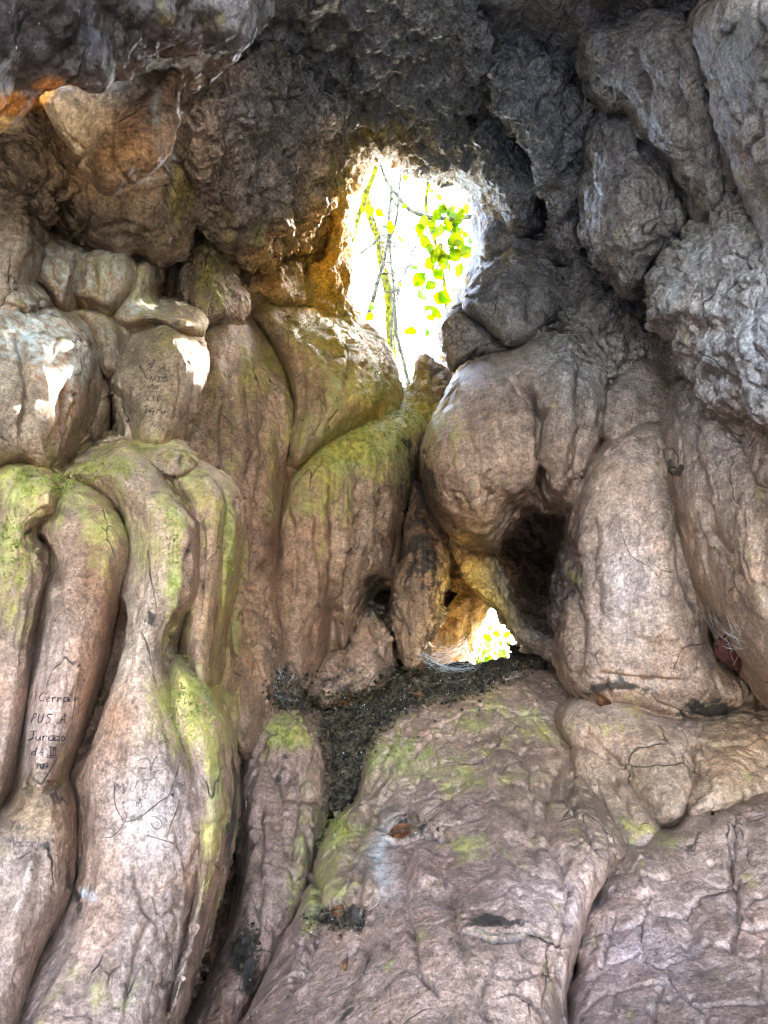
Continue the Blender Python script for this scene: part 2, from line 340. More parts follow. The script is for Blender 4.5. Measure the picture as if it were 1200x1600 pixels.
def relief(v, nrm, style, crag_extra=0.0, strength=1.0, lines=()):
    """carve natural relief into a vertex cloud along its normals"""
    x, y, d = pix(v)
    wv = warp(v, 3.0, 0.10, 31); disp = np.zeros(len(v))
    if style != 'crag':
        fl = wv * np.array([1, .4, .28])
        F1, F2 = cell(fl * 6.5, 3); disp += strength * .016 * (np.clip(F2 - F1, 0, .7) - .3)
        disp += strength * .022 * fbm(fl * 4.0, 3, 7)
        disp += strength * .011 * fbm(wv * np.array([16, 5, 2.2]), 3, 9)
        disp += strength * .0035 * fbm(v * 26, 4, 13)
        pm = np.clip(fbm(v * 2.1, 3, 73) * 3, 0, 1); G1, _ = cell(warp(v, 14, .02, 47) * np.array([28, 28, 20]), 12); disp += strength * .012 * pm * (.5 - G1)
        F1, F2 = cell(warp(v, 5, .06, 49) * np.array([11, 6, 4.5]), 16); m2 = np.clip(fbm(v * 1.7 + 5, 2, 76) * 3 + .4, 0, 1)
        disp += strength * .020 * m2 * (.45 - F1)
        F1, F2 = cell(warp(v, 8, .07, 53) * np.array([5.5, 4.5, 3.5]), 17); m3 = np.clip(fbm(v * 2.3 + 9, 2, 78) * 4 + .1, 0, 1)
        disp -= strength * .022 * m3 * np.exp(-((F2 - F1) / .045) ** 2)
        G1, _ = cell(v * 13, 14); disp -= .018 * np.clip(.2 - G1, 0, 1) * 5 * (vnoise(v * 3, 75) > 0)
    cr = np.clip(np.maximum(blobs(np.clip(x, -3000, 4000), np.clip(y, -3000, 4000), CRAG), crag_extra), 0, 1)
    if cr.max() > .08:
        k = np.where(cr > .05)[0]; q = wv[k]
        F1, F2 = cell(q * np.array([6.5, 6.5, 5.0]), 5); a = .13 * (.55 - F1)
        F1, F2 = cell(warp(v[k], 12, .03, 41) * 15, 6); a += .050 * (.5 - F1)
        F1, F2 = cell(warp(v[k], 20, .02, 43) * 34, 8); a += .018 * (.5 - F1)
        a += .030 * fbm(q * 9, 4, 19) + .010 * fbm(v[k] * 40, 3, 29)
        disp[k] += cr[k] * a
    for ln in lines:          # (points, width px, depth m)   depth>0 = crease, <0 = rib
        pl = catmull(ln[0], 6, False)
        jx = x + 5 * vnoise(v * 14, 61) + 2.5 * vnoise(v * 40, 62); jy = y + 5 * vnoise(v * 14, 63) + 2.5 * vnoise(v * 40, 64)
        lo = pl.min(0) - 4 * ln[1]; hi = pl.max(0) + 4 * ln[1]
        k = np.where((x > lo[0]) & (x < hi[0]) & (y > lo[1]) & (y < hi[1]))[0]
        if not len(k): continue
        dd, t = segdist(jx[k], jy[k], pl, False); tap = np.clip(np.minimum(t, 1 - t) * 6, .15, 1)
        disp[k] -= ln[2] * tap * np.exp(-(dd / (ln[1] * (.5 + .5 * tap))) ** 2)
    view = CAMP - v; view /= np.linalg.norm(view, axis=1)[:, None]
    return v + nrm * disp[:, None]

ALL_ROCK = {}
def rock(name, label, cat, outline, ctrl, bulge, Wd=None, back=.25, style='flow', vox=None, lines=(), strength=1.0, group=None, crag=0.0, pw=2.0, smooth=2, skirt=None):
    poly = catmull(outline, 5); step = 4.0
    if skirt is None: skirt = 0 if vox else 14
    dm = float(np.mean([c[2] for c in ctrl]))
    x0, y0 = poly.min(0) - step - skirt; x1, y1 = poly.max(0) + step + skirt
    xs = np.arange(x0, x1 + step, step); ys = np.arange(y0, y1 + step, step); X, Y = np.meshgrid(xs, ys)
    ins0 = inside(X, Y, poly); D, _ = segdist(X, Y, poly, True); Dn = np.where(ins0, -D, D); ins = Dn < skirt + .01 if skirt else ins0
    D = np.where(ins0, D, 0)
    if Wd is None: Wd = D.max() * .85
    dep = tps_fit([(c[0], c[1]) for c in ctrl], [c[2] for c in ctrl])(X, Y)
    if skirt: dep = dep + .20 * np.clip(Dn / skirt, 0, 1) ** 1.3
    u = np.clip(D / Wd, 0, 1); prof = (1 - (1 - u) ** pw) ** (1 / pw)
    front = P(X, Y, dep - bulge * prof); rear = P(X, Y, dep + back * np.clip((D + skirt * .5) / (Wd * .5), 0, 1) ** .5 + .02)
    ny, nx = X.shape; idx = np.full(X.shape, -1); k = ins; idx[k] = np.arange(k.sum()); n = int(k.sum())
    V = np.concatenate([front[k], rear[k]])
    a, b_, c, d_ = idx[:-1, :-1], idx[:-1, 1:], idx[1:, 1:], idx[1:, :-1]
    full = (a >= 0) & (b_ >= 0) & (c >= 0) & (d_ >= 0)
    Q = np.stack([a[full], d_[full], c[full], b_[full]], 1)
    E = np.concatenate([Q[:, [0, 1]], Q[:, [1, 2]], Q[:, [2, 3]], Q[:, [3, 0]]])
    key = E[:, 0].astype(np.int64) * 10000000 + E[:, 1]; rk = E[:, 1].astype(np.int64) * 10000000 + E[:, 0]
    B = E[~np.isin(key, rk)]
    F = np.concatenate([Q, Q[:, ::-1] + n, np.stack([B[:, 1], B[:, 0], B[:, 0] + n, B[:, 1] + n], 1)])
    tmp = mk('tmp', V, F, ROCK)
    md = tmp.modifiers.new('r', 'REMESH'); md.mode = 'VOXEL'; md.voxel_size = vox or max(.0045, dm * .0026); md.use_smooth_shade = True
    sm = tmp.modifiers.new('s', 'SMOOTH'); sm.iterations = smooth; sm.factor = .5
    dg = bpy.context.evaluated_depsgraph_get(); me = bpy.data.meshes.new_from_object(tmp.evaluated_get(dg))
    bpy.data.objects.remove(tmp)
    v, nr = mesh_np(me); v2 = relief(v, nr, style, crag, strength, lines)
    org = np.array([v2[:, 0].mean(), v2[:, 1].mean(), v2[:, 2].min()])
    me.vertices.foreach_set('co', (v2 - org).astype(np.float32).ravel()); me.update()
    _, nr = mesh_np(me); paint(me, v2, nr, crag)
    me.materials.clear(); me.materials.append(ROCK); me.polygons.foreach_set('use_smooth', np.ones(len(me.polygons), bool))
    me.name = name; o = bpy.data.objects.new(name, me); COL.objects.link(o); o.location = org
    tag(o, label, cat, group); ALL_ROCK[label] = o
    return o

# ------------------------------------------------------------------ cave shell
WIN = catmull([(598,250),(622,262),(640,283),(668,278),(690,292),(712,290),(736,310),(734,350),(742,390),(728,430),(708,470),(690,500),(688,560),(712,600),(690,640),(640,650),(605,640),(560,560),(556,500),(548,440),(552,380),(560,330),(570,280)], 5)
HOLE = catmull([(700,842),(745,880),(785,925),(798,975),(806,1010),(790,1040),(745,1056),(690,1056),(652,1050),(668,1015),(690,975),(704,920)], 5)
def uv_of(v):
    q = v - CAMP; q = q / np.linalg.norm(q, axis=-1)[..., None]
    f, r, u = q @ FWD, q @ RT, q @ UP; k = 2 / (1 + f); return r * k, u * k
def shell():
    N = 860; s = np.linspace(-1, 1, N); g = .74 * s + .32 * s ** 3 + .9 * s ** 5 + 1.6 * s ** 9
    U, Vv = np.meshgrid(g, g); rho2 = U ** 2 + Vv ** 2; f = (4 - rho2) / (4 + rho2); k = (1 + f) / 2
    R = U * k; Uu = Vv * k; dirs = f[..., None] * FWD + R[..., None] * RT + Uu[..., None] * UP
    C = [(0,0,2.9),(0,250,3.45),(0,450,3.5),(0,650,3.4),(0,900,3.1),(0,1300,2.7),(0,1600,2.5),(200,0,3.2),(200,200,3.6),(200,400,3.9),(200,650,3.9),(200,1000,3.5),(250,1450,3.1),(340,1480,4.2),(110,1370,3.6),
         (400,0,3.0),(400,150,3.5),(400,300,4.0),(420,420,4.5),(400,700,4.3),(400,1100,4.0),(400,1500,3.4),(600,0,2.9),(600,120,3.5),(600,210,4.5),(480,330,4.6),(560,440,5.3),(600,520,5.4),
         (640,150,3.9),(700,230,4.7),(760,330,4.9),(800,150,3.8),(800,0,2.8),(800,420,4.9),(640,700,5.0),(700,560,5.3),(600,850,4.8),(500,950,4.6),(590,925,5.3),(700,960,4.75),(640,1040,4.5),(790,960,5.0),(845,880,5.9),(850,960,5.6),(860,1040,4.3),
         (600,1200,4.1),(600,1600,3.3),(900,250,4.1),(920,450,4.3),(950,600,4.0),(1000,150,3.4),(1000,0,2.7),(1000,420,3.8),(1000,700,3.7),(1100,500,3.3),(1200,0,2.4),(1200,300,2.8),(1200,700,3.0),(1200,1100,3.0),(1000,1100,3.6),(1000,1500,3.0),(1200,1600,2.6)]
    cu, cv, cr = [], [], []
    for x, y, d in C:
        p = P(x, y, d); a, b_ = uv_of(p); cu.append(a); cv.append(b_); cr.append(np.linalg.norm(p - CAMP))
    for az, el, r in [(-45,0,2.5),(-45,35,2.6),(-50,-30,2.0),(-75,0,2.1),(-75,30,2.2),(-75,-35,1.9),(-100,0,2.3),(-100,30,2.6),(-120,0,2.8),(45,0,2.5),(45,35,2.3),(50,-30,2.2),(75,0,2.2),(75,30,2.1),(75,-35,2.0),(100,0,2.4),(100,30,2.6),(120,0,2.8),
                      (0,60,2.3),(0,80,2.2),(-40,65,2.3),(40,65,2.2),(0,-45,2.2),(0,-70,1.62),(-40,-55,1.9),(40,-55,1.9),(0,105,2.4),(-60,-70,1.7),(60,-70,1.7)]:
        a, e = math.radians(az), math.radians(el)
        q = np.array([math.sin(a) * math.cos(e), math.cos(a) * math.cos(e), math.sin(e)])
        a_, b_ = uv_of(CAMP + q); cu.append(a_); cv.append(b_); cr.append(r)
    rf = tps_fit(list(zip(cu, cv)), cr, 2e-3)
    r = rf(U, Vv); r = np.clip(r, 1.4, 6.2)
    V3 = CAMP + dirs * r[..., None]
    x, y, d = pix(V3.reshape(-1, 3)); x = x.reshape(U.shape); y = y.reshape(U.shape); d = d.reshape(U.shape)
    near = (d > .5) & (x > 350) & (x < 950) & (y > 50) & (y < 1200)
    dw = np.full(U.shape, 400.); dh = dw.copy()
    a, _ = segdist(x[near], y[near], WIN, True); dw[near] = a; a, _ = segdist(x[near], y[near], HOLE, True); dh[near] = a
    iw = np.zeros(U.shape, bool); iw[near] = inside(x[near], y[near], WIN) | inside(x[near], y[near], HOLE)
    r = r + np.where(iw, .75, .55 * np.exp(-dw / 16) + .35 * np.exp(-dh / 14)); V3 = CAMP + dirs * r[..., None]
    n = N * N; V = V3.reshape(-1, 3)
    phi_ = np.arctan2(Vv, U); lim = np.radians(np.where(np.sin(phi_) > 0, 116 - 14 * np.sin(phi_) ** 2, 116)); ok = (rho2 < (2 * np.tan(lim / 2)) ** 2).reshape(-1)
    dx = np.gradient(V3, axis=1); dy = np.gradient(V3, axis=0); nr = np.cross(dx, dy).reshape(-1, 3)
    nr /= np.linalg.norm(nr, axis=1)[:, None] + 1e-12
    vis = (np.abs(U) < .95).reshape(-1) & (np.abs(Vv) < .95).reshape(-1)
    V2 = V.copy(); k = ok
    V2[k] = relief(V[k], nr[k], 'wall', .55, 1.3)
    idx = np.arange(n).reshape(N, N); Q = np.stack([idx[:-1, :-1], idx[:-1, 1:], idx[1:, 1:], idx[1:, :-1]], -1).reshape(-1, 4)
    iwf = iw.reshape(-1) & (fbm(V * 9, 3, 90) * 9 + np.minimum(dw, dh).reshape(-1) > 3)
    keep = ok[Q].all(1) & ~(iw.reshape(-1)[Q].any(1))
    Q = Q[keep]; V2 = V2; zc = Vv.reshape(-1)
    # ceiling / wall / floor split along wandering lines
    el = V2[:, 2] + .25 * fbm(V2 * 2, 3, 77)
    cls = np.where(el[Q].mean(1) > 3.6, 2, np.where(el[Q].mean(1) < .55, 0, 1))
    out = []
    for c, nm in ((0, 'cave_floor'), (1, 'cave_wall'), (2, 'cave_ceiling')):
        q = Q[cls == c]; used, inv = np.unique(q, return_inverse=True); q = inv.reshape(q.shape)
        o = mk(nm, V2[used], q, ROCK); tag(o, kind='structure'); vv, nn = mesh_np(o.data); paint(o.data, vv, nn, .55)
        md = o.modifiers.new('thickness', 'SOLIDIFY'); md.thickness = .35; md.offset = -1; out.append(o)
    return out
SH = shell()
print('shell', round(time.time() - T0, 1))

# ------------------------------------------------------------------ formations
exec_list = []
def R(*a, **k): return rock(*a, **k)
# --- right side, far to near
R('rock_slab', 'smooth grey slab hanging right of the bright opening', 'rock slab', [(742,190),(775,165),(800,200),(822,250),(842,300),(850,345),(832,368),(800,358),(778,318),(758,270),(742,230)], [(790,180,4.1),(820,350,4.35)], .16, back=.5, crag=.25, skirt=0)
R('round_boulder', 'rounded grey head-like boulder at the right edge of the bright opening', 'boulder', [(738,430),(760,405),(800,388),(850,388),(882,415),(890,468),(872,498),(850,512),(842,530),(800,545),(772,528),(745,505),(718,480)], [(800,400,4.35),(800,540,4.0)], .34, lines=[([(840,505),(830,480),(838,455)], 8, .04), ([(770,420),(765,470),(780,510)], 9, .02)], skirt=0)
R('round_boulder', 'small dark bulge tucked under the head-like boulder beside the opening', 'boulder', [(700,488),(728,470),(758,500),(790,528),(806,548),(780,556),(745,560),(722,572),(706,585),(694,560),(688,520)], [(700,520,4.3),(800,550,4.2)], .20, skirt=0)
R('rock_slab', 'thin grey rib rising from the head-like boulder along the right of the opening', 'rock slab', [(752,365),(772,345),(800,360),(840,370),(880,360),(895,400),(880,430),(840,410),(790,400),(758,425),(748,400)], [(760,350,4.6),(880,400,4.3)], .14, crag=.2, skirt=0)
R('hanging_boulder', 'broad overhanging two-lobed boulder with a deep groove above the dark hollow', 'boulder', [(800,545),(838,525),(880,519),(915,530),(943,565),(959,612),(956,660),(935,720),(914,772),(898,800),(862,803),(822,808),(798,838),(772,864),(742,857),(702,834),(671,790),(654,725),(666,672),(692,625),(712,585),(745,560)], [(750,560,4.0),(880,530,3.95),(700,740,3.75),(790,850,3.85),(900,780,3.7)], .50, back=.5, Wd=105, strength=.7, skirt=3,
  lines=[([(792,588),(826,615),(845,660),(850,730),(840,780),(815,808)], 9, .15), ([(735,680),(748,740),(775,790)], 5, .02), ([(700,760),(712,800)], 4, .015), ([(770,640),(785,720),(800,780)], 12, -.025), ([(872,560),(882,640),(872,720),(866,790)], 14, -.03), ([(900,580),(912,640),(900,720),(893,790)], 9, .03), ([(925,620),(922,700)], 10, -.015), ([(800,590),(780,640),(740,680)], 8, -.015)])
R('rock_strut', 'smooth slanting rock strut curving down from the big boulder to the ledge', 'rock strut', [(698,838),(740,850),(775,862),(792,900),(806,945),(836,978),(872,1000),(888,1018),(870,1036),(830,1022),(796,990),(770,955),(742,925),(715,890)], [(730,860,4.15),(860,1020,3.95)], .13, back=.2, skirt=0)
R('rock_pillar', 'dark sooty pillar tapering down to the lower sunlit hole', 'rock pillar', [(640,740),(672,770),(694,820),(704,852),(706,910),(690,965),(672,1010),(652,1050),(632,1048),(615,1000),(605,950),(606,905),(622,850)], [(660,780,4.55),(650,1040,4.2)], .20, back=.35, lines=[([(650,900),(645,970),(655,1040)], 7, -.02)], skirt=0)
# --- centre
R('rock_column', 'wall column with painted yellow light on the left jamb of the bright opening', 'rock column', [(540,225),(565,240),(562,290),(545,330),(552,400),(548,470),(580,520),(612,560),(618,640),(590,650),(545,600),(490,520),(462,470),(478,420),(510,390),(515,330),(520,270)], [(545,260,4.8),(490,450,4.75),(600,600,5.1)], .16, back=.5, crag=.6, skirt=0)
R('rock_mound', 'ochre mossy hump of rock at the foot of the bright opening', 'boulder', [(648,560),(668,548),(690,565),(712,590),(716,640),(690,668),(650,665),(610,645),(600,600),(625,600),(642,600)], [(660,560,5.15),(660,650,4.9)], .16, crag=.4, skirt=0)
R('mossy_bulge', 'broad bulge streaked with green algae left of the bright opening', 'rock bulge', [(385,490),(412,462),(450,468),(500,492),(545,515),(582,548),(600,590),(600,635),(570,662),(530,685),(490,712),(462,730),(450,700),(462,640),(440,570),(405,520)], [(400,480,4.5),(590,560,4.6),(480,700,4.05)], .40, back=.5,
  lines=[([(490,580),(500,640),(488,700)], 5, .045), ([(545,520),(550,570),(545,620)], 6, .03), ([(498,600),(506,640),(500,690)], 3.5, .04), ([(530,640),(520,670)], 4, .02), ([(570,560),(575,610)], 5, .02), ([(430,490),(480,520),(540,560)], 7, .02), ([(470,480),(520,520),(560,570)], 5, -.015), ([(455,520),(500,540),(530,590)], 5, .015)], skirt=28)
R('mossy_bulge', 'dark hump under bright green moss just below the opening', 'rock bulge', [(470,715),(505,680),(540,658),(590,640),(640,636),(668,662),(672,700),(660,745),(645,790),(622,850),(612,905),(585,912),(560,950),(545,1010),(528,1010),(522,950),(508,1010),(485,1075),(450,1060),(425,960),(430,850),(448,770)], [(600,650,4.6),(480,720,4.1),(500,1000,4.0),(630,850,4.45)], .34, back=.5, Wd=70,
  lines=[([(520,760),(528,850),(520,940)], 8, .04), ([(560,740),(570,820),(548,900),(528,980)], 6, .05), ([(600,760),(598,840)], 8, .03), ([(470,790),(488,850),(490,920),(478,1000)], 7, -.03), ([(495,800),(500,900),(490,1000)], 5, .025), ([(445,790),(460,860),(455,960)], 7, .03)], skirt=16)
R('rock_lobe', 'brown cracked lobe of wall beside the small black cave gap', 'rock bulge', [(548,965),(562,952),(582,940),(600,965),(612,1000),(614,1045),(598,1075),(570,1090),(535,1095),(500,1105),(478,1075),(500,1030),(530,1005)], [(560,960,4.35),(540,1080,3.95)], .2, back=.4, lines=[([(548,960),(535,1010),(528,1060)], 5, .05), ([(590,970),(600,1030)], 4, .02)], skirt=4)
R('rock_buttress', 'tall pinkish brown buttress in the middle of the left wall', 'rock buttress', [(262,700),(280,640),(298,560),(310,520),(345,490),(385,492),(420,530),(448,585),(464,640),(462,700),(444,770),(440,850),(444,940),(462,1030),(470,1090),(430,1140),(385,1190),(350,1150),(325,1060),(325,950),(345,850),(330,770),(290,725)], [(380,500,4.2),(280,690,3.6),(440,800,3.95),(340,1100,3.2),(450,1080,3.8)], .30, back=.5, Wd=60,
  lines=[([(345,620),(352,700),(365,790)], 6, .03), ([(395,560),(430,600),(448,660),(445,720)], 8, -.03), ([(415,640),(412,740),(400,860),(395,980)], 7, .03), ([(380,640),(378,740)], 8, -.015), ([(300,640),(345,625),(370,615)], 4, .015),
         ([(430,880),(405,900),(392,960),(405,1040)], 6, .03), ([(343,728),(343,750)], 7, .14), ([(350,900),(352,1000),(350,1100)], 10, -.03), ([(420,980),(412,1040),(425,1090)], 12, -.02), ([(375,900),(370,960),(378,1040)], 4, .02), ([(400,700),(390,740),(405,790)], 3.5, .02), ([(330,560),(350,600),(340,660)], 10, -.015), ([(300,720),(330,760),(350,800)], 4, .02)], skirt=26)
R('rock_slab', 'yellow streaked rib running down the back wall above the buttress', 'rock slab', [(290,370),(318,350),(345,375),(350,440),(368,485),(330,505),(295,500),(278,440)], [(310,370,3.95),(320,490,3.85)], .14, crag=.35, skirt=24)
R('rock_slab', 'narrow mossy rib between the yellow rib and the ochre jamb', 'rock slab', [(360,400),(400,395),(445,410),(455,450),(440,475),(400,470),(375,490),(355,460)], [(400,400,4.4),(400,480,4.3)], .14, crag=.45, skirt=24)
R('rock_crag', 'rough dark crag overhanging the left side of the bright opening', 'crag', [(300,180),(360,110),(440,80),(500,120),(548,150),(560,185),(540,225),(528,280),(520,325),(492,345),(470,385),(430,400),(395,412),(355,395),(320,360),(295,330),(290,260)], [(420,90,3.3),(300,300,3.5),(450,390,4.15),(540,180,4.0)], .30, back=.6, crag=1.0, Wd=60, vox=.008, skirt=0)
R('rock_crag', 'knobbly overhang hanging above the top of the bright opening', 'crag', [(560,0),(640,-40),(720,0),(760,60),(752,140),(740,205),(748,245),(705,262),(660,250),(632,240),(600,222),(568,215),(555,180),(548,120)], [(640,20,2.95),(600,230,4.45),(720,260,4.6)], .22, back=.5, crag=1.0, Wd=60, vox=.008, skirt=0)
R('rock_crag', 'bubbly dark crag right of the overhang and left of the pale drapes', 'crag', [(770,90),(830,70),(900,110),(925,170),(920,240),(915,330),(925,420),(900,440),(880,380),(862,350),(850,300),(820,230),(780,170)], [(830,90,3.4),(900,400,4.0)], .22, back=.5, crag=1.0, Wd=50, vox=.008)
R('rock_crag', 'lumpy grey rock in the gap behind the shouldered boulder', 'crag', [(890,420),(930,400),(975,450),(1005,500),(1010,560),(985,590),(950,610),(930,570),(900,540),(880,500)], [(930,430,4.0),(960,580,3.75)], .16, back=.4, crag=1.0)
# --- left side
R('hanging_block', 'brown blunt block of rock hanging on the left wall', 'hanging rock', [(60,250),(120,225),(200,230),(288,262),(290,320),(280,370),(262,392),(238,405),(212,398),(190,412),(150,402),(110,392),(80,360),(55,320)], [(170,240,3.3),(200,400,3.35)], .28, back=.4, crag=.35, lines=[([(240,380),(200,350),(150,360)], 6, .03), ([(130,260),(135,330),(120,390)], 7, .03)], skirt=24)
R('rock_crag', 'bumpy brown crag at the left edge above the hanging curtains', 'crag', [(-60,190),(20,190),(70,220),(95,270),(80,330),(50,340),(0,330),(-60,330)], [(0,200,3.0),(20,330,3.0)], .2, back=.5, crag=.8)
R('rock_curtain', 'short melting curtain of rock streaked with pale crust, nearer the left edge', 'rock curtain', [(52,365),(100,380),(125,395),(118,430),(106,462),(98,482),(84,468),(66,450),(48,440)], [(85,380,3.15),(90,480,3.05)], .12, lines=[([(75,400),(85,460)], 5, .02)], skirt=24)
R('rock_curtain', 'short melting curtain of rock streaked with pale crust, beside the thin neck', 'rock curtain', [(112,392),(150,385),(195,395),(198,430),(184,462),(168,486),(150,478),(126,470),(108,462),(118,430)], [(155,390,3.25),(160,480,3.15)], .12, lines=[([(140,410),(150,470)], 5, .02), ([(170,400),(172,470)], 5, .02)], skirt=24)
R('rock_neck', 'thin pale neck of rock linking the hanging block to the shelf below', 'rock strut', [(198,400),(235,400),(232,435),(222,462),(238,482),(272,490),(300,505),(285,522),(245,508),(200,512),(165,500),(172,478),(195,455),(202,430)], [(215,410,3.45),(220,500,3.3)], .13, back=.2, skirt=24)
R('rock_column', 'grey green column at the left edge above the white crusted shoulder', 'rock column', [(-60,300),(20,310),(50,340),(56,385),(46,420),(38,448),(62,478),(30,500),(-60,500)], [(0,320,2.95),(10,480,2.85)], .2, back=.4, skirt=24)
R('rock_shoulder', 'broad rounded shoulder frosted with white crust at the left edge', 'rock bulge', [(-60,445),(5,450),(48,462),(92,488),(128,512),(142,555),(138,620),(120,668),(100,706),(76,732),(40,722),(-60,722)], [(20,455,3.0),(120,560,2.95),(40,710,2.6)], .30, back=.4,
  lines=[([(30,520),(45,600),(35,690)], 6, .03), ([(110,590),(105,650),(80,710)], 5, .03), ([(60,540),(75,620)], 8, -.012)], skirt=24)
R('rock_slab', 'pale smooth slab wedged between the frosted shoulder and the written block', 'rock slab', [(110,485),(150,478),(180,500),(190,540),(192,580),(165,590),(145,565),(135,520)], [(150,490,3.25),(170,580,3.15)], .12, skirt=24)
written = R('rock_block', 'rounded block with handwritten initials and date in black', 'rock block', [(172,580),(195,545),(235,512),(262,500),(292,525),(305,560),(298,610),(285,650),(268,685),(252,702),(218,694),(204,650),(190,620),(176,608)], [(240,510,3.3),(230,690,2.95)], .17, back=.35, Wd=45, strength=.5, lines=[([(285,560),(282,610),(270,670)], 4, .02)], skirt=24)
R('rock_strut', 'slanting orange brown root-like rib in the hollow left of the written block', 'rock strut', [(138,560),(165,570),(176,600),(170,640),(150,680),(120,705),(98,712),(115,680),(132,630)], [(155,570,3.3),(115,700,2.9)], .10, back=.15, lines=[([(150,590),(145,640),(120,690)], 4, .02)])
R('rock_strut', 'slim pinkish strut beside the lower left corner of the written block', 'rock strut', [(172,590),(190,610),(205,650),(214,692),(196,694),(186,660),(176,630),(166,608)], [(185,600,3.2),(205,690,3.0)], .07, back=.12)
R('rock_ledge', 'low olive rounded ledge beneath the written block', 'rock ledge', [(78,712),(130,698),(200,688),(270,695),(300,730),(275,752),(215,745),(150,740),(95,742)], [(180,695,2.95),(200,745,2.8)], .12, back=.2)
R('flowstone_drapery', 'greenest and narrowest fold of flowstone, farthest right of the left folds', 'flowstone', [(335,745),(360,765),(371,795),(370,840),(360,900),(345,980),(334,1060),(318,1060),(320,950),(330,850),(328,790)], [(350,760,2.9),(330,1050,2.65)], .10, back=.3, strength=.5)
R('flowstone_drapery', 'pale capped fold of flowstone between the broad column and the greenest fold', 'flowstone', [(252,738),(290,730),(325,738),(345,765),(350,800),(344,860),(338,940),(330,1000),(326,1070),(300,1070),(288,980),(296,870),(290,800),(268,765)], [(300,740,2.8),(310,1050,2.5)], .14, back=.3, strength=.6, lines=[([(315,800),(318,880),(312,980)], 5, .02)])
broad = R('flowstone_column', 'broad pale flowstone column with faint scratched writing low on its face', 'flowstone', [(95,742),(140,712),(180,695),(215,702),(250,735),(280,775),(306,812),(310,860),(304,930),(272,985),(265,1030),(285,1120),(310,1210),(325,1300),(318,1400),(295,1490),(262,1600),(240,1700),(-20,1700),(45,1520),(85,1440),(112,1385),(112,1310),(110,1250),(105,1210),(128,1130),(160,1030),(176,950),(196,880),(190,820),(150,775)],
  [(180,700,2.75),(300,830,2.6),(150,1000,2.5),(270,1000,2.45),(110,1300,2.25),(320,1350,2.3),(150,1650,1.9)], .28, back=.35, Wd=75, strength=.8,
  lines=[([(310,812),(290,790),(262,770)], 5, .01), ([(262,800),(283,840),(281,900),(266,985)], 7, -.02), ([(292,850),(288,910),(270,985),(262,1060)], 5, .035), ([(175,930),(170,1010),(140,1110),(115,1200)], 14, .05), ([(210,1340),(230,1420),(215,1500),(195,1600)], 7, .025), ([(130,1560),(190,1470),(240,1440)], 18, -.03), ([(200,1200),(230,1190),(290,1200)], 30, -.012)])
R('flowstone_lump', 'knob of flowstone coated in yellow green algae with a long tail below', 'flowstone', [(265,1045),(290,1035),(318,1062),(342,1110),(358,1170),(362,1250),(350,1340),(328,1420),(302,1500),(280,1580),(262,1580),(285,1480),(300,1380),(305,1290),(290,1200),(262,1130)], [(290,1050,2.45),(340,1250,2.35),(290,1560,2.0)], .20, back=.35, Wd=45, strength=.6)
lobed = R('flowstone_column', 'lilac grey flowstone column with lines of handwriting dated 1987', 'flowstone', [(80,748),(130,752),(175,778),(196,820),(202,860),(186,920),(174,970),(158,1040),(132,1120),(112,1180),(103,1212),(118,1250),(120,1300),(112,1385),(92,1440),(62,1500),(40,1580),(20,1700),(-60,1700),(-60,1290),(0,1262),(22,1222),(36,1130),(48,1050),(60,960),(70,880),(52,830),(60,780)],
  [(120,755,2.65),(180,900,2.45),(50,1100,2.2),(80,1250,2.15),(0,1650,1.75)], .20, back=.35, Wd=48, strength=.6,
  lines=[([(55,830),(75,880),(88,950)], 6, .03), ([(25,1225),(60,1235),(105,1222)], 5, .02), ([(110,960),(100,1040),(95,1120)], 5, -.012), ([(130,900),(128,980),(105,1100)], 5, -.01), ([(50,1330),(40,1400),(10,1480)], 14, -.03), ([(85,950),(110,945),(122,980)], 4, .012)])
R('flowstone_drapery', 'knobbly yellow green flowstone fold running down the left edge', 'flowstone', [(-60,700),(0,708),(45,728),(92,750),(96,800),(60,830),(76,880),(70,950),(56,1020),(45,1090),(30,1180),(8,1250),(-60,1300)], [(0,710,2.6),(60,800,2.45),(0,1200,2.15)], .20, back=.3, Wd=45, strength=1.0,
  lines=[([(50,830),(62,900),(48,980),(35,1060)], 5, .02), ([(28,830),(38,920),(28,1040)], 8, -.02)])
# --- right, near
R('rock_slab', 'pale pink tongue of rock behind the two right pillars', 'rock slab', [(960,590),(1000,560),(1040,570),(1070,600),(1075,660),(1040,700),(990,700),(950,690),(940,640)], [(1000,570,3.7),(1000,690,3.5)], .14, skirt=24)
R('hanging_block', 'long mottled block hanging beside the bubbly crag', 'hanging rock', [(934,190),(965,178),(1000,182),(1010,220),(1042,250),(1066,290),(1078,335),(1062,375),(1020,405),(1002,440),(982,452),(955,420),(926,372),(920,310),(924,250)], [(970,190,3.25),(1060,340,3.1),(980,445,3.3)], .30, back=.4, crag=.25, lines=[([(968,210),(972,260),(940,310)], 6, .03), ([(935,330),(955,290),(1010,280)], 6, -.02), ([(1035,310),(1045,340),(1040,370)], 9, .05)])
R('ceiling_drape', 'pale rippled drape of rock under the ceiling, above the mottled block', 'rock curtain', [(920,60),(970,30),(1050,20),(1110,80),(1130,180),(1135,260),(1140,320),(1115,345),(1085,352),(1068,300),(1042,255),(1008,225),(985,170),(955,165),(925,130)], [(950,50,2.9),(1100,340,2.85),(1120,60,2.5)], .2, back=.35, Wd=50, crag=.3, lines=[([(1048,60),(1058,180),(1075,290)], 6, .05), ([(990,80),(1005,160)], 6, .03), ([(1100,170),(1095,260),(1100,320)], 7, .02)])
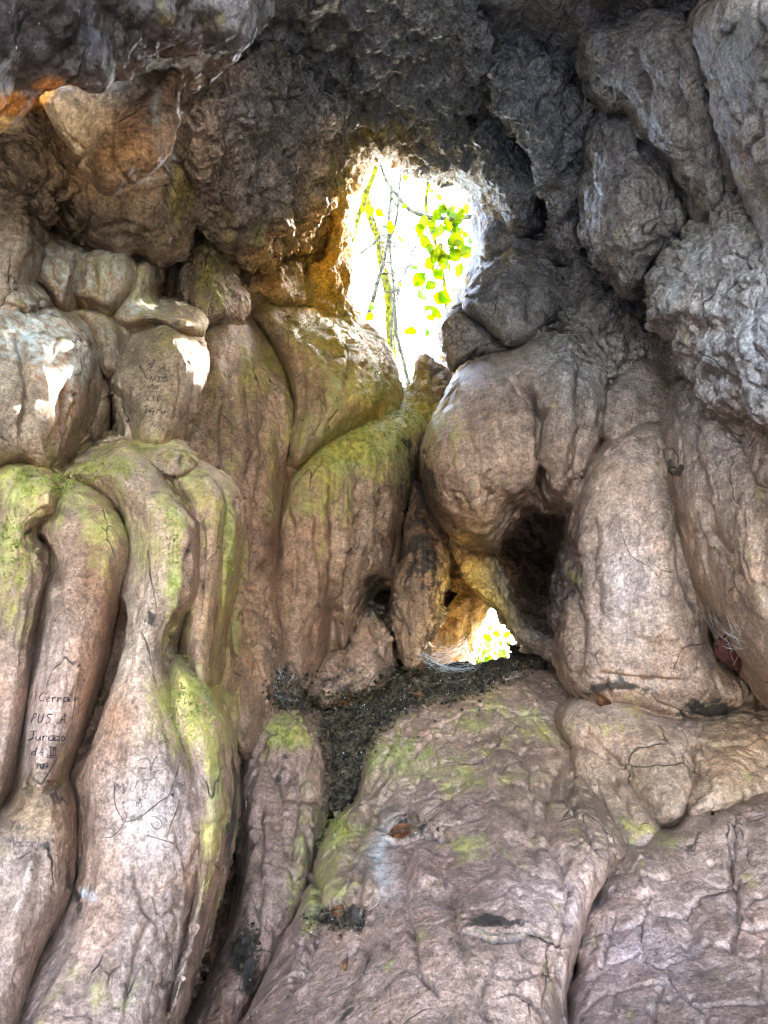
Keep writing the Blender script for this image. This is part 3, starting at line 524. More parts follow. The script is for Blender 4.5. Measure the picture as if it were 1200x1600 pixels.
R('ceiling_drape', 'sharp edged drape of rock at the top right corner', 'rock curtain', [(1090,30),(1160,-20),(1280,-40),(1280,430),(1196,425),(1186,375),(1165,320),(1140,270),(1122,200),(1100,120)], [(1120,50,2.3),(1190,400,2.45),(1270,200,2.0)], .20, back=.35, Wd=60, crag=.3, lines=[([(1150,200),(1180,290),(1205,360)], 10, .02)])
R('rock_pillar', 'thick pale pillar with a lilac white streak and a crack round its foot', 'rock pillar', [(950,700),(985,672),(1030,658),(1062,690),(1080,760),(1092,850),(1112,950),(1110,1010),(1150,1050),(1182,1070),(1188,1110),(1150,1128),(1080,1135),(1000,1122),(940,1108),(895,1072),(876,1022),(882,930),(895,850),(912,770)], [(1000,680,3.4),(890,1000,3.25),(1100,1000,3.15),(1050,1120,3.2)], .22, back=.5, Wd=80,
  lines=[([(930,1050),(985,1062),(1040,1068),(1090,1058)], 5, .03), ([(890,900),(905,980),(900,1070)], 8, .03), ([(1000,990),(1050,990),(1085,1030)], 16, -.03), ([(970,800),(972,880),(975,970)], 12, -.025), ([(1000,760),(1004,860),(1000,960)], 8, .02), ([(1030,780),(1034,880),(1040,980)], 12, -.02), ([(930,800),(925,880),(935,980)], 8, .02), ([(1060,800),(1070,880),(1090,960)], 8, .03), ([(950,1060),(955,1100)], 4, .02)], strength=0.6, skirt=14)
R('rock_pillar', 'smooth brown leaning pillar at the right edge', 'rock pillar', [(1070,595),(1100,590),(1135,630),(1180,690),(1280,760),(1280,1120),(1215,1100),(1180,1060),(1150,1020),(1118,960),(1088,900),(1064,830),(1042,750),(1038,680),(1055,630)], [(1080,610,3.2),(1080,880,3.0),(1270,800,2.5),(1200,1090,2.6)], .30, back=.5, Wd=70, lines=[([(1085,700),(1100,790),(1130,880)], 10, .02), ([(1160,780),(1170,880),(1200,980)], 16, -.02)], strength=0.5, skirt=18)
R('rock_flake', 'big leaf shaped flake of mottled rock with a pale ragged left rim', 'rock slab', [(1140,300),(1172,325),(1200,385),(1280,430),(1280,720),(1200,700),(1150,660),(1112,628),(1085,570),(1050,520),(1026,492),(1030,440),(1060,385),(1100,340)], [(1140,310,2.7),(1030,490,2.9),(1150,650,2.6),(1270,500,2.1)], .18, back=.35, Wd=60, crag=.6, lines=[([(1090,360),(1075,430),(1045,500)], 5, -.02)])
R('rock_ear', 'small curled ear of rock at the right edge below the mottled flake', 'rock bulge', [(1165,690),(1200,680),(1280,700),(1280,800),(1210,775),(1172,745)], [(1180,700,2.6),(1270,740,2.3)], .12, back=.3)
# --- ground boulders
R('boulder', 'flat topped boulder slab behind the main boulder, under the cracked pillar', 'boulder', [(872,1120),(905,1092),(960,1085),(1030,1120),(1080,1145),(1088,1200),(1082,1255),(1062,1285),(1030,1292),(1000,1270),(960,1220),(905,1180)], [(960,1090,3.2),(1050,1280,2.6)], .16, back=.5, lines=[([(905,1130),(950,1180),(985,1215)], 4, .02)], skirt=10, strength=0.5)
R('boulder', 'brown rough boulder by the right edge behind the lower right boulder', 'boulder', [(1060,1140),(1120,1120),(1190,1100),(1290,1090),(1290,1300),(1200,1260),(1120,1275),(1075,1270),(1080,1200)], [(1150,1120,3.0),(1150,1270,2.55)], .16, back=.5, crag=.2, skirt=10, strength=0.6)
R('boulder', 'long narrow wedge of rock lying in the seam of the main boulder', 'boulder', [(895,1172),(935,1168),(965,1190),(1000,1235),(1030,1285),(1030,1320),(995,1335),(955,1325),(925,1285),(905,1230)], [(930,1180,2.95),(1000,1310,2.55)], .10, back=.3, skirt=8, lines=[([(955,1200),(975,1250),(1005,1300)], 4, .02), ([(925,1210),(945,1260),(965,1300)], 4, .015)], strength=0.6)
R('boulder', 'great brown flow-marked boulder filling the lower centre', 'boulder', [(440,1480),(478,1400),(500,1320),(520,1280),(560,1245),(572,1180),(610,1125),(668,1098),(730,1090),(790,1062),(840,1048),(885,1070),(900,1110),(880,1130),(905,1180),(935,1240),(975,1320),(958,1355),(922,1410),(905,1470),(885,1560),(860,1720),(340,1720),(390,1580)],
  [(720,1095,3.65),(840,1055,3.85),(560,1260,3.05),(930,1300,2.5),(700,1450,2.05),(400,1690,1.8),(850,1690,1.62)], .17, back=.6, Wd=70,
  lines=[([(560,1260),(600,1290),(660,1310)], 8, .02), ([(600,1320),(650,1300),(700,1308)], 7, .05), ([(590,1320),(580,1370),(598,1420),(600,1480)], 5, -.025), ([(632,1330),(636,1400),(650,1480)], 5, .012), ([(690,1320),(700,1400),(720,1470),(740,1560)], 5, .012), ([(575,1340),(560,1420),(580,1500)], 6, .015),
         ([(720,1450),(775,1456),(820,1462)], 5, .05), ([(480,1430),(530,1425),(575,1440)], 12, .05), ([(470,1350),(500,1430),(450,1560)], 7, .03), ([(880,1180),(850,1260),(880,1350),(900,1400)], 8, .03), ([(780,1180),(770,1260),(790,1360),(800,1440)], 12, -.02),
         ([(660,1330),(665,1400)], 16, -.025), ([(620,1180),(580,1240),(550,1330),(520,1400)], 8, .02), ([(820,1100),(760,1150),(700,1160)], 8, .012), ([(840,1250),(830,1340)], 7, .015), ([(890,1380),(893,1450),(880,1530)], 4, .03), ([(905,1185),(890,1240),(915,1300),(955,1350)], 4, .03), ([(640,1120),(600,1170),(575,1230)], 4, .02), ([(700,1130),(660,1160),(610,1230),(585,1280)], 4, .018), ([(560,1330),(545,1380),(520,1430)], 4, .02), ([(640,1440),(650,1500),(690,1560)], 4, .02), ([(800,1160),(830,1230),(820,1300)], 3.5, .018), ([(590,1380),(598,1440),(606,1490)], 4, .02), ([(760,1500),(750,1560),(770,1600)], 4, .02)], skirt=5, strength=0.7)
R('boulder', 'smooth paler boulder filling the lower right corner', 'boulder', [(956,1362),(962,1340),(985,1318),(1002,1322),(1025,1298),(1055,1292),(1078,1270),(1110,1272),(1140,1262),(1210,1235),(1300,1225),(1300,1720),(850,1720),(884,1590),(884,1545),(902,1520),(896,1480),(912,1455),(908,1425),(935,1405),(938,1380)], [(1080,1280,2.5),(1260,1240,2.45),(950,1400,2.3),(1250,1650,1.5),(900,1680,1.62)], .11, back=.5, Wd=45,
  lines=[([(1145,1280),(1140,1380),(1150,1480)], 5, .01), ([(1040,1350),(1075,1420),(1080,1500)], 16, .02), ([(1148,1268),(1142,1340),(1150,1420),(1140,1500)], 3.5, .02), ([(960,1420),(940,1500),(900,1560)], 4, .015), ([(1150,1440),(1190,1446),(1220,1440)], 5, .02), ([(1040,1540),(1020,1580),(1040,1610)], 4, .015), ([(1000,1340),(1010,1400)], 14, -.02)], skirt=5, strength=0.55)
R('rock_stump', 'stump of rock with a mossy cap like a bent knuckle beside the dark cleft', 'rock pillar', [(395,1140),(415,1110),(455,1105),(490,1125),(508,1170),(512,1230),(500,1290),(488,1350),(470,1420),(430,1500),(380,1600),(340,1720),(240,1720),(300,1600),(350,1500),(378,1400),(384,1300),(378,1220)], [(440,1115,3.55),(390,1300,3.0),(490,1280,3.1),(330,1680,2.2)], .16, back=.4, Wd=45,
  lines=[([(470,1180),(475,1260),(462,1350)], 6, .03), ([(400,1250),(405,1350),(395,1480)], 7, .03), ([(420,1200),(450,1212),(470,1190)], 5, .03), ([(430,1150),(440,1180)], 14, -.03)])
# --- roof mass close to the lens, top left
R('hanging_rock', 'blunt tooth of brown rock with a painted pale backlit rim', 'hanging rock', [(60,150),(110,100),(200,80),(292,100),(284,150),(276,190),(262,222),(238,260),(208,284),(178,297),(152,290),(118,250),(92,215),(72,180)], [(180,130,1.70),(180,290,1.62)], .13, back=.14, Wd=55, style='flow', crag=.22, vox=.005, strength=.6)
R('hanging_rock', 'ragged flap of brown rock behind the tooth near the ceiling', 'hanging rock', [(235,90),(300,50),(372,50),(368,80),(345,112),(325,132),(302,146),(275,132),(245,128)], [(300,60,1.8),(310,140,1.8)], .08, back=.12, style='crag', crag=.15, vox=.005)
R('roof_lip', 'dark lip of the roof nearest the viewer at the top left', 'crag', [(-120,-120),(430,-120),(414,0),(402,38),(374,72),(352,76),(318,60),(280,68),(240,74),(206,92),(170,112),(140,125),(110,122),(70,135),(40,150),(0,185),(-120,215)], [(0,0,1.05),(400,0,1.45),(0,180,1.15)], .12, back=.2, style='crag', crag=.45, Wd=60, vox=.006)
R('rock_outcrop', 'sunlit ochre rock standing beyond the low side hole', 'boulder', [(540,740),(700,760),(780,800),(830,870),(850,930),(800,945),(768,955),(752,985),(742,1020),(735,1120),(540,1120)], [(640,860,5.9),(640,1050,5.7)], .2, back=.3, Wd=60, crag=.25, skirt=0)  # its ochre sunlight is painted on through TONES
print('rocks', round(time.time() - T0, 1), sum(len(o.data.vertices) for o in ALL_ROCK.values()))
# ------------------------------------------------------------------ outside world
def ground_sheet():
    s = np.linspace(-1, 1, 220); g = 4 * s + 8 * s ** 3 + 600 * s ** 9; X, Y = np.meshgrid(g, g)
    t = np.clip((Y - 5.4) / 1.2, 0, 1); t = t * t * (3 - 2 * t)
    Z = -.3 + 1.55 * t + .12 * fbm(np.stack([X.ravel(), Y.ravel(), X.ravel() * 0], 1) * .8, 3, 5).reshape(X.shape) * (1 + t)
    n = X.shape[1]; idx = np.arange(X.size).reshape(X.shape)
    Q = np.stack([idx[:-1, :-1], idx[:-1, 1:], idx[1:, 1:], idx[1:, :-1]], -1).reshape(-1, 4)
    tag(mk('ground', np.stack([X.ravel(), Y.ravel(), Z.ravel()], 1), Q, FOREST), kind='structure')
ground_sheet()
def tube_np(pts, rad, seg=8, jit=0.0):
    pts = np.array(pts, float); n = len(pts); rad = np.broadcast_to(rad, n) if np.ndim(rad) else np.full(n, rad)
    V, F = [], []; t = np.gradient(pts, axis=0); t /= np.linalg.norm(t, axis=1)[:, None] + 1e-12
    a = np.array([0.3, .2, .93]); u = np.cross(t[0], a)
    for i in range(n):
        u = u - t[i] * (u @ t[i]); u /= np.linalg.norm(u) + 1e-12; w_ = np.cross(t[i], u)
        for k in range(seg):
            th = 2 * math.pi * k / seg; rr = rad[i] * (1 + jit * rng.normal())
            V.append(pts[i] + rr * (math.cos(th) * u + math.sin(th) * w_))
    for i in range(n - 1):
        for k in range(seg):
            F.append((i * seg + k, i * seg + (k + 1) % seg, (i + 1) * seg + (k + 1) % seg, (i + 1) * seg + k))
    F.append(tuple(range(seg))[::-1]); F.append(tuple((n - 1) * seg + k for k in range(seg)))
    return V, F
class MB:
    def __init__(s): s.v = []; s.f = []
    def add(s, V, F): b = len(s.v); s.v += [tuple(map(float, x)) for x in V]; s.f += [tuple(i + b for i in f) for f in F]; return s
    def tube(s, pts, r, seg=8, jit=0.0): return s.add(*tube_np(pts, r, seg, jit))
    def build(s, name, mat, parent=None, origin=None, smooth=True):
        v = np.array(s.v)
        if origin is None: origin = (v[:, 0].mean(), v[:, 1].mean(), v[:, 2].min())
        return mk(name, v, s.f, mat, parent, smooth, np.array(origin))
def path3(L, d):
    """pixel polyline at distance d (scalar or list) -> smooth 3-D points"""
    L = catmull(L, 6, False); dd = np.interp(np.linspace(0, 1, len(L)), np.linspace(0, 1, np.size(d)), np.atleast_1d(d)) if np.size(d) > 1 else np.full(len(L), d)
    p = P(L[:, 0], L[:, 1], dd); j = np.stack([fbm(p * 7 + 3, 2, 91), fbm(p * 7 + 8, 2, 92), 0 * dd], 1); return p + .012 * j
def empty(name, loc):
    e = bpy.data.objects.new(name, None); COL.objects.link(e); e.location = loc; e.empty_display_size = .1; return e
def pr(px, d): return px * d / FOC
def tree(label, trunk, d, wpx, limbs, mat, foot=True):
    p = path3(trunk, d)
    if foot:
        b = p[-1].copy(); b[2] = 1.15; b[0] += .1; p = np.concatenate([p, [(p[-1] * .5 + b * .5), b]])
    e = empty('tree', p[-1]); tag(e, label, 'tree', 'bare trees beyond the opening', 'thing')
    r = np.linspace(.75, 1.25, len(p)) * pr(wpx * 1.35, d) / 2
    MB().tube(p, r, 9, .08).build('trunk', mat, e)
    tr = catmull(trunk, 6, False)
    for _ in range(12):
        k = rng.integers(4, len(tr) - 4); a0 = rng.uniform(-2.4, -.5) if rng.random() < .75 else rng.uniform(.2, 2.8); q = [tuple(tr[k])]
        for _s in range(3): a0 += rng.normal() * .45; q.append((q[-1][0] + math.cos(a0) * rng.uniform(9, 22), q[-1][1] + math.sin(a0) * rng.uniform(9, 22)))
        limbs = limbs + [(q, d + rng.uniform(-.2, .2), rng.uniform(2.0, 4.0))]
    for L, dd, wp in limbs:
        q = path3(L, dd); MB().tube(q, np.linspace(1.15, .4, len(q)) * pr(wp, np.mean(dd)) / 2, 7, .08).build('limb', mat, e)
tree('pale mossy trunk rising through the middle of the bright opening', [(560,180),(570,270),(576,325),(590,374),(598,418),(607,467),(612,550),(617,620)], 7.6, 10,
     [([(594,395),(580,370),(572,350)], 7.6, 3), ([(600,420),(630,450),(648,476),(655,500)], 7.4, 2.4), ([(612,520),(640,505),(662,506)], 7.5, 2.4)], BARK)
tree('slanting mossy trunk near the left side of the bright opening', [(606,200),(585,270),(562,330),(549,374),(530,440)], 6.7, 8,
     [([(565,318),(590,316),(618,308)], 6.6, 2.6), ([(553,300),(545,322),(537,342)], 6.5, 4.5), ([(549,374),(545,350),(538,330)], 6.6, 2)], BARK)
tree('thin crooked trunk with knobby bends in the middle of the opening', [(628,240),(622,316),(617,352),(609,374),(611,412),(615,454),(620,522),(638,597),(642,640)], 6.9, 4.4,
     [([(610,330),(598,350),(580,370),(560,380)], 6.8, 1.8), ([(615,454),(600,440),(588,432)], 6.8, 1.6), ([(618,500),(630,515),(636,512)], 6.9, 2.2), ([(611,412),(630,470),(634,500)], 6.8, 1.6)], BARK2)
tree('leaning grey green sapling crossing behind the crooked trunk', [(612,290),(608,340),(606,374),(601,407),(590,440),(578,484),(566,530)], 7.2, 5,
     [([(563,396),(584,380),(606,370)], 7.0, 4.5), ([(606,356),(598,350),(592,346)], 7.2, 2), ([(570,405),(574,425),(590,436)], 7.0, 2.2)], BARK2)
tree('fine bare sapling right of the middle of the opening', [(655,360),(648,385),(638,412),(630,430),(622,448),(612,500),(614,560),(625,640)], 7.0, 2.8,
     [([(648,385),(660,400),(662,420)], 7.0, 2), ([(630,500),(645,480),(652,470)], 7.0, 2), ([(640,540),(660,545),(672,548)], 7.0, 1.6)], BARK2)
tree('spindly mossy sapling close to the right side of the opening', [(668,230),(668,283),(666,330),(680,380),(692,429),(699,484),(702,560)], 7.3, 5,
     [([(680,380),(697,407),(711,434)], 7.2, 4), ([(692,429),(684,450),(678,480)], 7.2, 1.8), ([(664,480),(668,500),(676,520)], 7.2, 1.6)], BARK)
# arching branch with leaves: the branch of a tree standing out of sight to the right
p = path3([(585,230),(598,270),(610,290),(623,308),(636,325),(650,333),(668,340),(684,341),(722,341),(790,330),(850,330)], [6.1, 6.0, 6.2])
e = empty('leafy_branch', p[-1]); tag(e, 'thick arching branch with fresh yellow green leaves across the opening', 'branch', None, 'thing')
MB().tube(p, np.linspace(.7, 1.25, len(p)) * pr(7.5, 6) / 2, 9, .06).build('limb', BARK2, e)
for L in ([(700,341),(705,370),(690,400),(680,440),(668,470),(660,500)], [(690,341),(670,350),(655,358)], [(722,341),(716,380),(712,400)], [(684,350),(662,390),(660,420)], [(705,345),(700,330),(706,322)], [(690,400),(676,420),(670,450)], [(631,270),(637,289),(653,325)]):
    MB().tube(path3(L, 6.0), pr(1.8, 6) / 2, 5).build('twig', TWIG, e)
for _k in range(12):
    a0 = rng.uniform(560, 730); b0 = rng.uniform(260, 420); MB().tube(path3([(a0, b0), (a0 + rng.normal() * 14, b0 + 40), (a0 + rng.normal() * 26, b0 + 90), (a0 + rng.normal() * 34, b0 + 140)], 6.1), pr(rng.uniform(1.4, 2.4), 6) / 2, 5).build('twig', TWIG, e)
def leaf_mesh(c, size, ax, nrm, curl=.25, wid=.42):
    ax = ax / np.linalg.norm(ax); nrm = nrm - ax * (nrm @ ax); nrm /= np.linalg.norm(nrm); sd_ = np.cross(nrm, ax); V, F = [], []
    prof = [0.02, .55, .85, .95, .8, .5, .06]
    for i, wv in enumerate(prof):
        t = i / 6
        for s in (-1, -.5, 0, .5, 1):
            V.append(c + size * ((t - .5) * ax + s * wv * wid * sd_ + nrm * (curl * (abs(s) * .22 * wv - (t - .5) ** 2 * .8))))
    for i in range(6):
        for k in range(4): F.append((i * 5 + k, i * 5 + k + 1, (i + 1) * 5 + k + 1, (i + 1) * 5 + k))
    return V, F
LV = [(694,323,9),(706,327,8),(700,334,7),(682,335,9),(662,347,12),(675,350,8),(689,359,13),(714,350,9),(656,358,10),(664,377,13),(667,384,8),(707,374,9),(721,378,8),(686,396,13),(711,399,13),(726,390,8),(672,412,12),(683,429,11),(655,437,14),(673,446,11),(660,462,15),(670,481,10),(685,492,8),(676,341,7),(655,366,7),(697,345,8),(720,360,6),(690,405,9),(664,432,8),(655,445,9),(700,352,9),(728,400,7)]
LV += [(float(700 + rng.normal() * 17), float(y0 + rng.normal() * 26), float(rng.uniform(7, 14))) for y0 in [330] * 12 + [390] * 12 + [450] * 10 + [500] * 6] + [(float(rng.uniform(560, 735)), float(rng.uniform(275, 560)), float(rng.uniform(5, 9))) for _q in range(46)]
LV = [q for q in LV if 540 < q[0] < 738]
for x, y, s in LV:
    d = 6.0 + rng.uniform(-.12, .12); c = P(x, y, d); nn = rng.normal(size=3) * .7 - FWD * .9
    MB().add(*leaf_mesh(c, pr(s, d) * 2.1, np.array([rng.normal() * .8, rng.normal() * .4, -.8]), nn)).build('leaf', LEAF, e)
# added out-of-view tree crown that blocks and dapples the sun
cc = np.array([.2, 5.0, 4.0]) + 4.2 * np.array(sd); ec = empty('sun_screen_tree', (cc[0] + .9, cc[1] + .5, 1.2)); tag(ec, 'added leafy tree out of view, screening the sun from the opening', 'tree', None, 'thing')
MB().tube([(cc[0] + .9, cc[1] + .5, 1.1), (cc[0] + .8, cc[1] + .4, 3.2), (cc[0] + .5, cc[1] + .2, cc[2] - .3), (cc[0], cc[1], cc[2] + .8)], [.11, .09, .06, .02], 9, .05).build('trunk', BARK2, ec)
for k in range(8):
    q = rng.normal(size=3); q /= np.linalg.norm(q); MB().tube([cc + np.array([.4, .2, -.4]), cc + q * .5, cc + q * 1.05], [.03, .02, .008], 6).build('limb', BARK2, ec)
cb = MB()
for k in range(1800):
    q = rng.normal(size=3); q *= rng.random() ** .45 / np.linalg.norm(q); q = cc + q * np.array([1.15, 1.0, 1.25])
    if vnoise(np.array([q * 2.2]), 8)[0] > -.3: cb.add(*leaf_mesh(q, rng.uniform(.06, .10), rng.normal(size=3), rng.normal(size=3)))
cb.build('foliage', LEAF, ec, smooth=False)
# bush seen through the lower hole
b = MB(); st = MB()
c0 = P(765, 1000, 7.0); c0[2] = 1.2
for k in range(260):
    q = c0 + rng.normal(size=3) * np.array([.16, .2, .16]) + np.array([-.05, 0, .35]); b.add(*leaf_mesh(q, rng.uniform(.05, .10), rng.normal(size=3), rng.normal(size=3)))
for k in range(9): st.tube([c0 + rng.normal(size=3) * .02, c0 + rng.normal(size=3) * np.array([.1, .1, .1]) + np.array([0, 0, .5])], .008, 5)
e2 = empty('bush', c0); tag(e2, 'sunlit yellow green bush glimpsed through the low side hole', 'bush', None, 'thing'); b.build('foliage', LEAF, e2, smooth=False); st.build('stem', TWIG, e2)

# ------------------------------------------------------------------ ray casting onto the finished rock
bpy.context.view_layer.update(); DG = bpy.context.evaluated_depsgraph_get()
def hit(px, py, only=None):
    d = P(px, py, 1.0) - CAMP; d = Vector(d).normalized(); o = Vector(CAMP)
    ok, loc, nr, fi, ob, _ = S.ray_cast(DG, o, d)
    if not ok: return None
    return np.array(loc), np.array(nr), ob, np.array(d)
def surf_path(L, off=.002, sm=5, n=None):
    L = catmull(L, n or sm, False); out = []
    for x, y in L:
        h = hit(x, y)
        if h is None: continue
        out.append(h[0] + h[1] * off - h[3] * .002)
    out = np.array(out)
    if len(out) > 2:
        for _ in range(2): out[1:-1] = .5 * out[1:-1] + .25 * (out[:-2] + out[2:])
    return out

# ------------------------------------------------------------------ soil ledge and litter (before writing, so that paths rest on it)
SOILP = catmull([(440,1045),(470,1075),(520,1080),(570,1075),(600,1050),(640,1040),(700,1050),(745,1052),(775,1045),(830,1030),(845,1048),(790,1075),(740,1092),(700,1100),(660,1105),(620,1130),(590,1165),(565,1210),(545,1245),(520,1265),(500,1255),(505,1200),(495,1150),(480,1110),(430,1110),(415,1080)], 4)
def soil():
    step = 5; xs = np.arange(400, 860, step); ys = np.arange(1020, 1290, step); X, Y = np.meshgrid(xs, ys)
    ins = inside(X, Y, SOILP); D, _ = segdist(X, Y, SOILP, True); D = np.where(ins, D, -D)
    f = tps_fit([(440,1060),(640,1045),(830,1040),(500,1150),(700,1095),(620,1120),(520,1260),(560,1200)], [4.0,4.42,4.25,3.75,3.95,3.85,3.3,3.45])
    dep = f(X, Y) + np.clip(-D / 30, 0, 1) * .35; keep = D > -18
    V = P(X, Y, dep).reshape(-1, 3); V[:, 2] += .03 * fbm(V * 14, 4, 33) + .012 * fbm(V * 50, 2, 34)
    idx = np.arange(X.size).reshape(X.shape); Q = np.stack([idx[:-1, :-1], idx[1:, :-1], idx[1:, 1:], idx[:-1, 1:]], -1).reshape(-1, 4)
    Q = Q[keep.reshape(-1)[Q].all(1)]; u, inv = np.unique(Q, return_inverse=True)
    o = mk('soil', V[u], inv.reshape(Q.shape), SOIL); tag(o, 'black leaf mould on the ledge', None, None, 'structure')
    md = o.modifiers.new('t', 'SOLIDIFY'); md.thickness = .08; md.offset = -1
    return o
SO = soil(); bpy.context.view_layer.update(); DG = bpy.context.evaluated_depsgraph_get()
lit, grit = MB(), MB(); n = 0
DB = [(1.0, SOILP, 2900), (.75, catmull([(560,1230),(590,1150),(640,1105),(740,1080),(830,1050),(880,1075),(800,1110),(700,1135),(630,1180),(590,1240)], 4), 110), (.75, catmull([(400,1090),(440,1100),(520,1095),(600,1070),(560,1040),(470,1050),(420,1060)], 4), 260), (.7, catmull([(470,1415),(520,1405),(570,1420),(575,1450),(540,1475),(500,1470),(470,1450)], 4), 180), (.7, catmull([(625,1280),(650,1270),(685,1295),(690,1310),(650,1305)], 4), 70), (.6, catmull([(380,1440),(410,1440),(400,1520),(375,1540)], 4), 90), (.7, catmull([(560,905),(612,900),(608,950),(580,950)], 4), 60)]
for sc, poly, cnt in DB:
    lo, hi = poly.min(0), poly.max(0); got = 0
    while got < cnt:
        xy = rng.uniform(lo, hi)
        if not inside(np.array([xy[0]]), np.array([xy[1]]), poly)[0]: continue
        if sc < 1:
            cc = (lo + hi) / 2; q = (((xy - cc) / (hi - lo) * 2) ** 2).sum() + .6 * float(vnoise(np.array([[xy[0] / 14, xy[1] / 9, 2.]]), 5)[0])
            if rng.random() < q: got += 1; continue
        got += 1; h = hit(*xy)
        if h is None: continue
        s = rng.uniform(.006, .022) * sc; nr = h[1] + rng.normal(size=3) * .5
        if rng.random() < .62: lit.add(*leaf_mesh(h[0] + h[1] * .006, s * 1.5, rng.normal(size=3), nr, 1.0))
        elif rng.random() < .6:
            a = rng.normal(size=3); a /= np.linalg.norm(a); lit.tube([h[0] + h[1] * .004, h[0] + h[1] * .008 + a * s, h[0] + h[1] * .008 + a * s * 2 + rng.normal(size=3) * .004], .0013, 4)
        elif rng.random() < .55:
            q = rng.normal(size=(6, 3)) * s * .16; grit.add(h[0] + h[1] * .006 + np.array([[1,0,0],[-1,0,0],[0,1,0],[0,-1,0],[0,0,1],[0,0,-1]]) * s * .16 + q * .4, [(0,2,4),(2,1,4),(1,3,4),(3,0,4),(2,0,5),(1,2,5),(3,1,5),(0,3,5)])
tl = MB()
for _ in range(190):
    x, y = rng.uniform(430, 840), rng.uniform(1040, 1260)
    if not inside(np.array([x]), np.array([y]), SOILP)[0]: continue
    h = hit(x, y); a = rng.normal(size=3); a -= h[1] * (a @ h[1]) * .7; a /= np.linalg.norm(a); l = rng.uniform(.03, .11); m = rng.normal(size=3) * .012
    tl.tube([h[0] + h[1] * .01 - a * l / 2, h[0] + h[1] * .016 + m, h[0] + h[1] * .012 + a * l / 2], [.0022, .0018, .001], 5)
tag(tl.build('twig_litter', TWIG), 'thin broken twigs strewn over the black leaf mould', None, None, 'stuff')
tag(lit.build('leaf_litter', LITTER, smooth=False), 'dark rotting leaf litter heaped on the ledge and in pockets of rock', None, None, 'stuff')
tag(grit.build('grit', PALE, smooth=False), 'pale specks of grit among the litter', None, None, 'stuff')

# ------------------------------------------------------------------ writing
GL = {  # strokes in a unit box, y down
 'F': [[(.2,.1),(.0,.25),(.1,.35),(.35,.15),(.8,.0)], [(.55,.1),(.45,.6),(.35,.95),(.1,.95)], [(.2,.5),(.65,.45)]],
 'A': [[(.0,.8),(.05,1),(.25,.9),(.6,.3),(.75,.0),(.75,.5),(.85,.95),(1.0,.9)], [(.3,.6),(.8,.55)]], 'a': [[(.6,.5),(.2,.5),(.0,.75),(.2,1),(.5,.85),(.6,.5),(.62,1),(.75,.95)]],
 '.': [[(.1,.93),(.16,1)]], '-': [[(.0,.55),(.5,.5)]], '(': [[(.3,.0),(.05,.5),(.3,1)]],
 'I': [[(.15,.0),(.1,1)]], 'V': [[(.0,.05),(.25,1),(.6,.0)]], '2': [[(.05,.2),(.3,.0),(.5,.25),(.1,.95),(.6,.95)]], '0': [[(.3,.0),(.02,.5),(.25,1),(.55,.6),(.5,.15),(.3,.0)]],
 's': [[(.5,.5),(.15,.5),(.1,.7),(.4,.8),(.35,1),(.0,.98)]], 'o': [[(.3,.45),(.05,.7),(.25,1),(.5,.75),(.3,.45)]], 'y': [[(.0,.5),(.2,.85),(.5,.5)], [(.5,.5),(.25,1.1),(.0,1.25)]],
 'M': [[(.0,1),(.15,.05),(.4,.7),(.65,.05),(.85,1)]], 'r': [[(.1,.5),(.1,1)], [(.1,.7),(.3,.5),(.5,.55)]], 'x': [[(.0,.5),(.5,1)], [(.5,.5),(.0,1)]], 't': [[(.25,.1),(.2,.9),(.4,1)], [(.0,.4),(.5,.38)]],
 'C': [[(.7,.1),(.3,.0),(.0,.5),(.2,.95),(.6,.9)]], 'e': [[(.05,.75),(.45,.65),(.3,.45),(.05,.7),(.2,1),(.5,.9)]], 'n': [[(.05,.5),(.05,1)], [(.05,.7),(.3,.5),(.45,.7),(.45,1)]], 'm': [[(.05,.5),(.05,1)], [(.05,.65),(.25,.5),(.3,1)], [(.3,.65),(.5,.5),(.6,1)]], 'i': [[(.1,.5),(.1,1)], [(.1,.25),(.12,.3)]], 'l': [[(.1,.0),(.1,1)]],
 'P': [[(.25,.05),(.0,1)], [(.25,.05),(.5,.1),(.4,.45),(.15,.5)]], 'U': [[(.1,.05),(.0,.7),(.2,1),(.45,.7),(.6,.0)]], 'S': [[(.6,.1),(.2,.05),(.1,.35),(.5,.55),(.4,.95),(.0,.95)]], 'J': [[(.1,.05),(.7,.0)], [(.45,.05),(.4,.8),(.1,1.05),(-.1,.9),(.5,.8)]],
 'u': [[(.05,.5),(.05,.9),(.25,1),(.45,.5),(.47,1)]], 'd': [[(.5,.55),(.2,.5),(.0,.8),(.25,1),(.5,.8)], [(.7,.0),(.5,.6),(.55,1)]], '4': [[(.3,.1),(.0,.65),(.5,.6)], [(.4,.4),(.35,1)]], '1': [[(.0,.25),(.2,.0),(.15,1)]], '9': [[(.45,.2),(.15,.1),(.05,.4),(.4,.45),(.45,.1),(.35,1)]], '8': [[(.45,.1),(.1,.15),(.4,.6),(.3,1),(.05,.8),(.45,.1)]], '7': [[(.0,.08),(.5,.05),(.2,1)], [(.1,.5),(.45,.48)]],
 'Y': [[(.0,.05),(.3,.5),(.65,.0)], [(.3,.5),(.1,1.1)]], 'c': [[(.45,.55),(.15,.5),(.0,.8),(.2,1),(.45,.95)]], 'h': [[(.15,.0),(.05,1)], [(.08,.7),(.3,.5),(.4,1)]], 'T': [[(.0,.05),(.75,.0)], [(.4,.03),(.35,1)]], 'E': [[(.6,.05),(.1,.1),(.05,.95),(.6,.9)], [(.08,.5),(.5,.48)]], 'Q': [[(.3,.0),(.0,.5),(.3,1),(.6,.5),(.3,.0)], [(.3,.7),(.75,1.05)]], ' ': []}
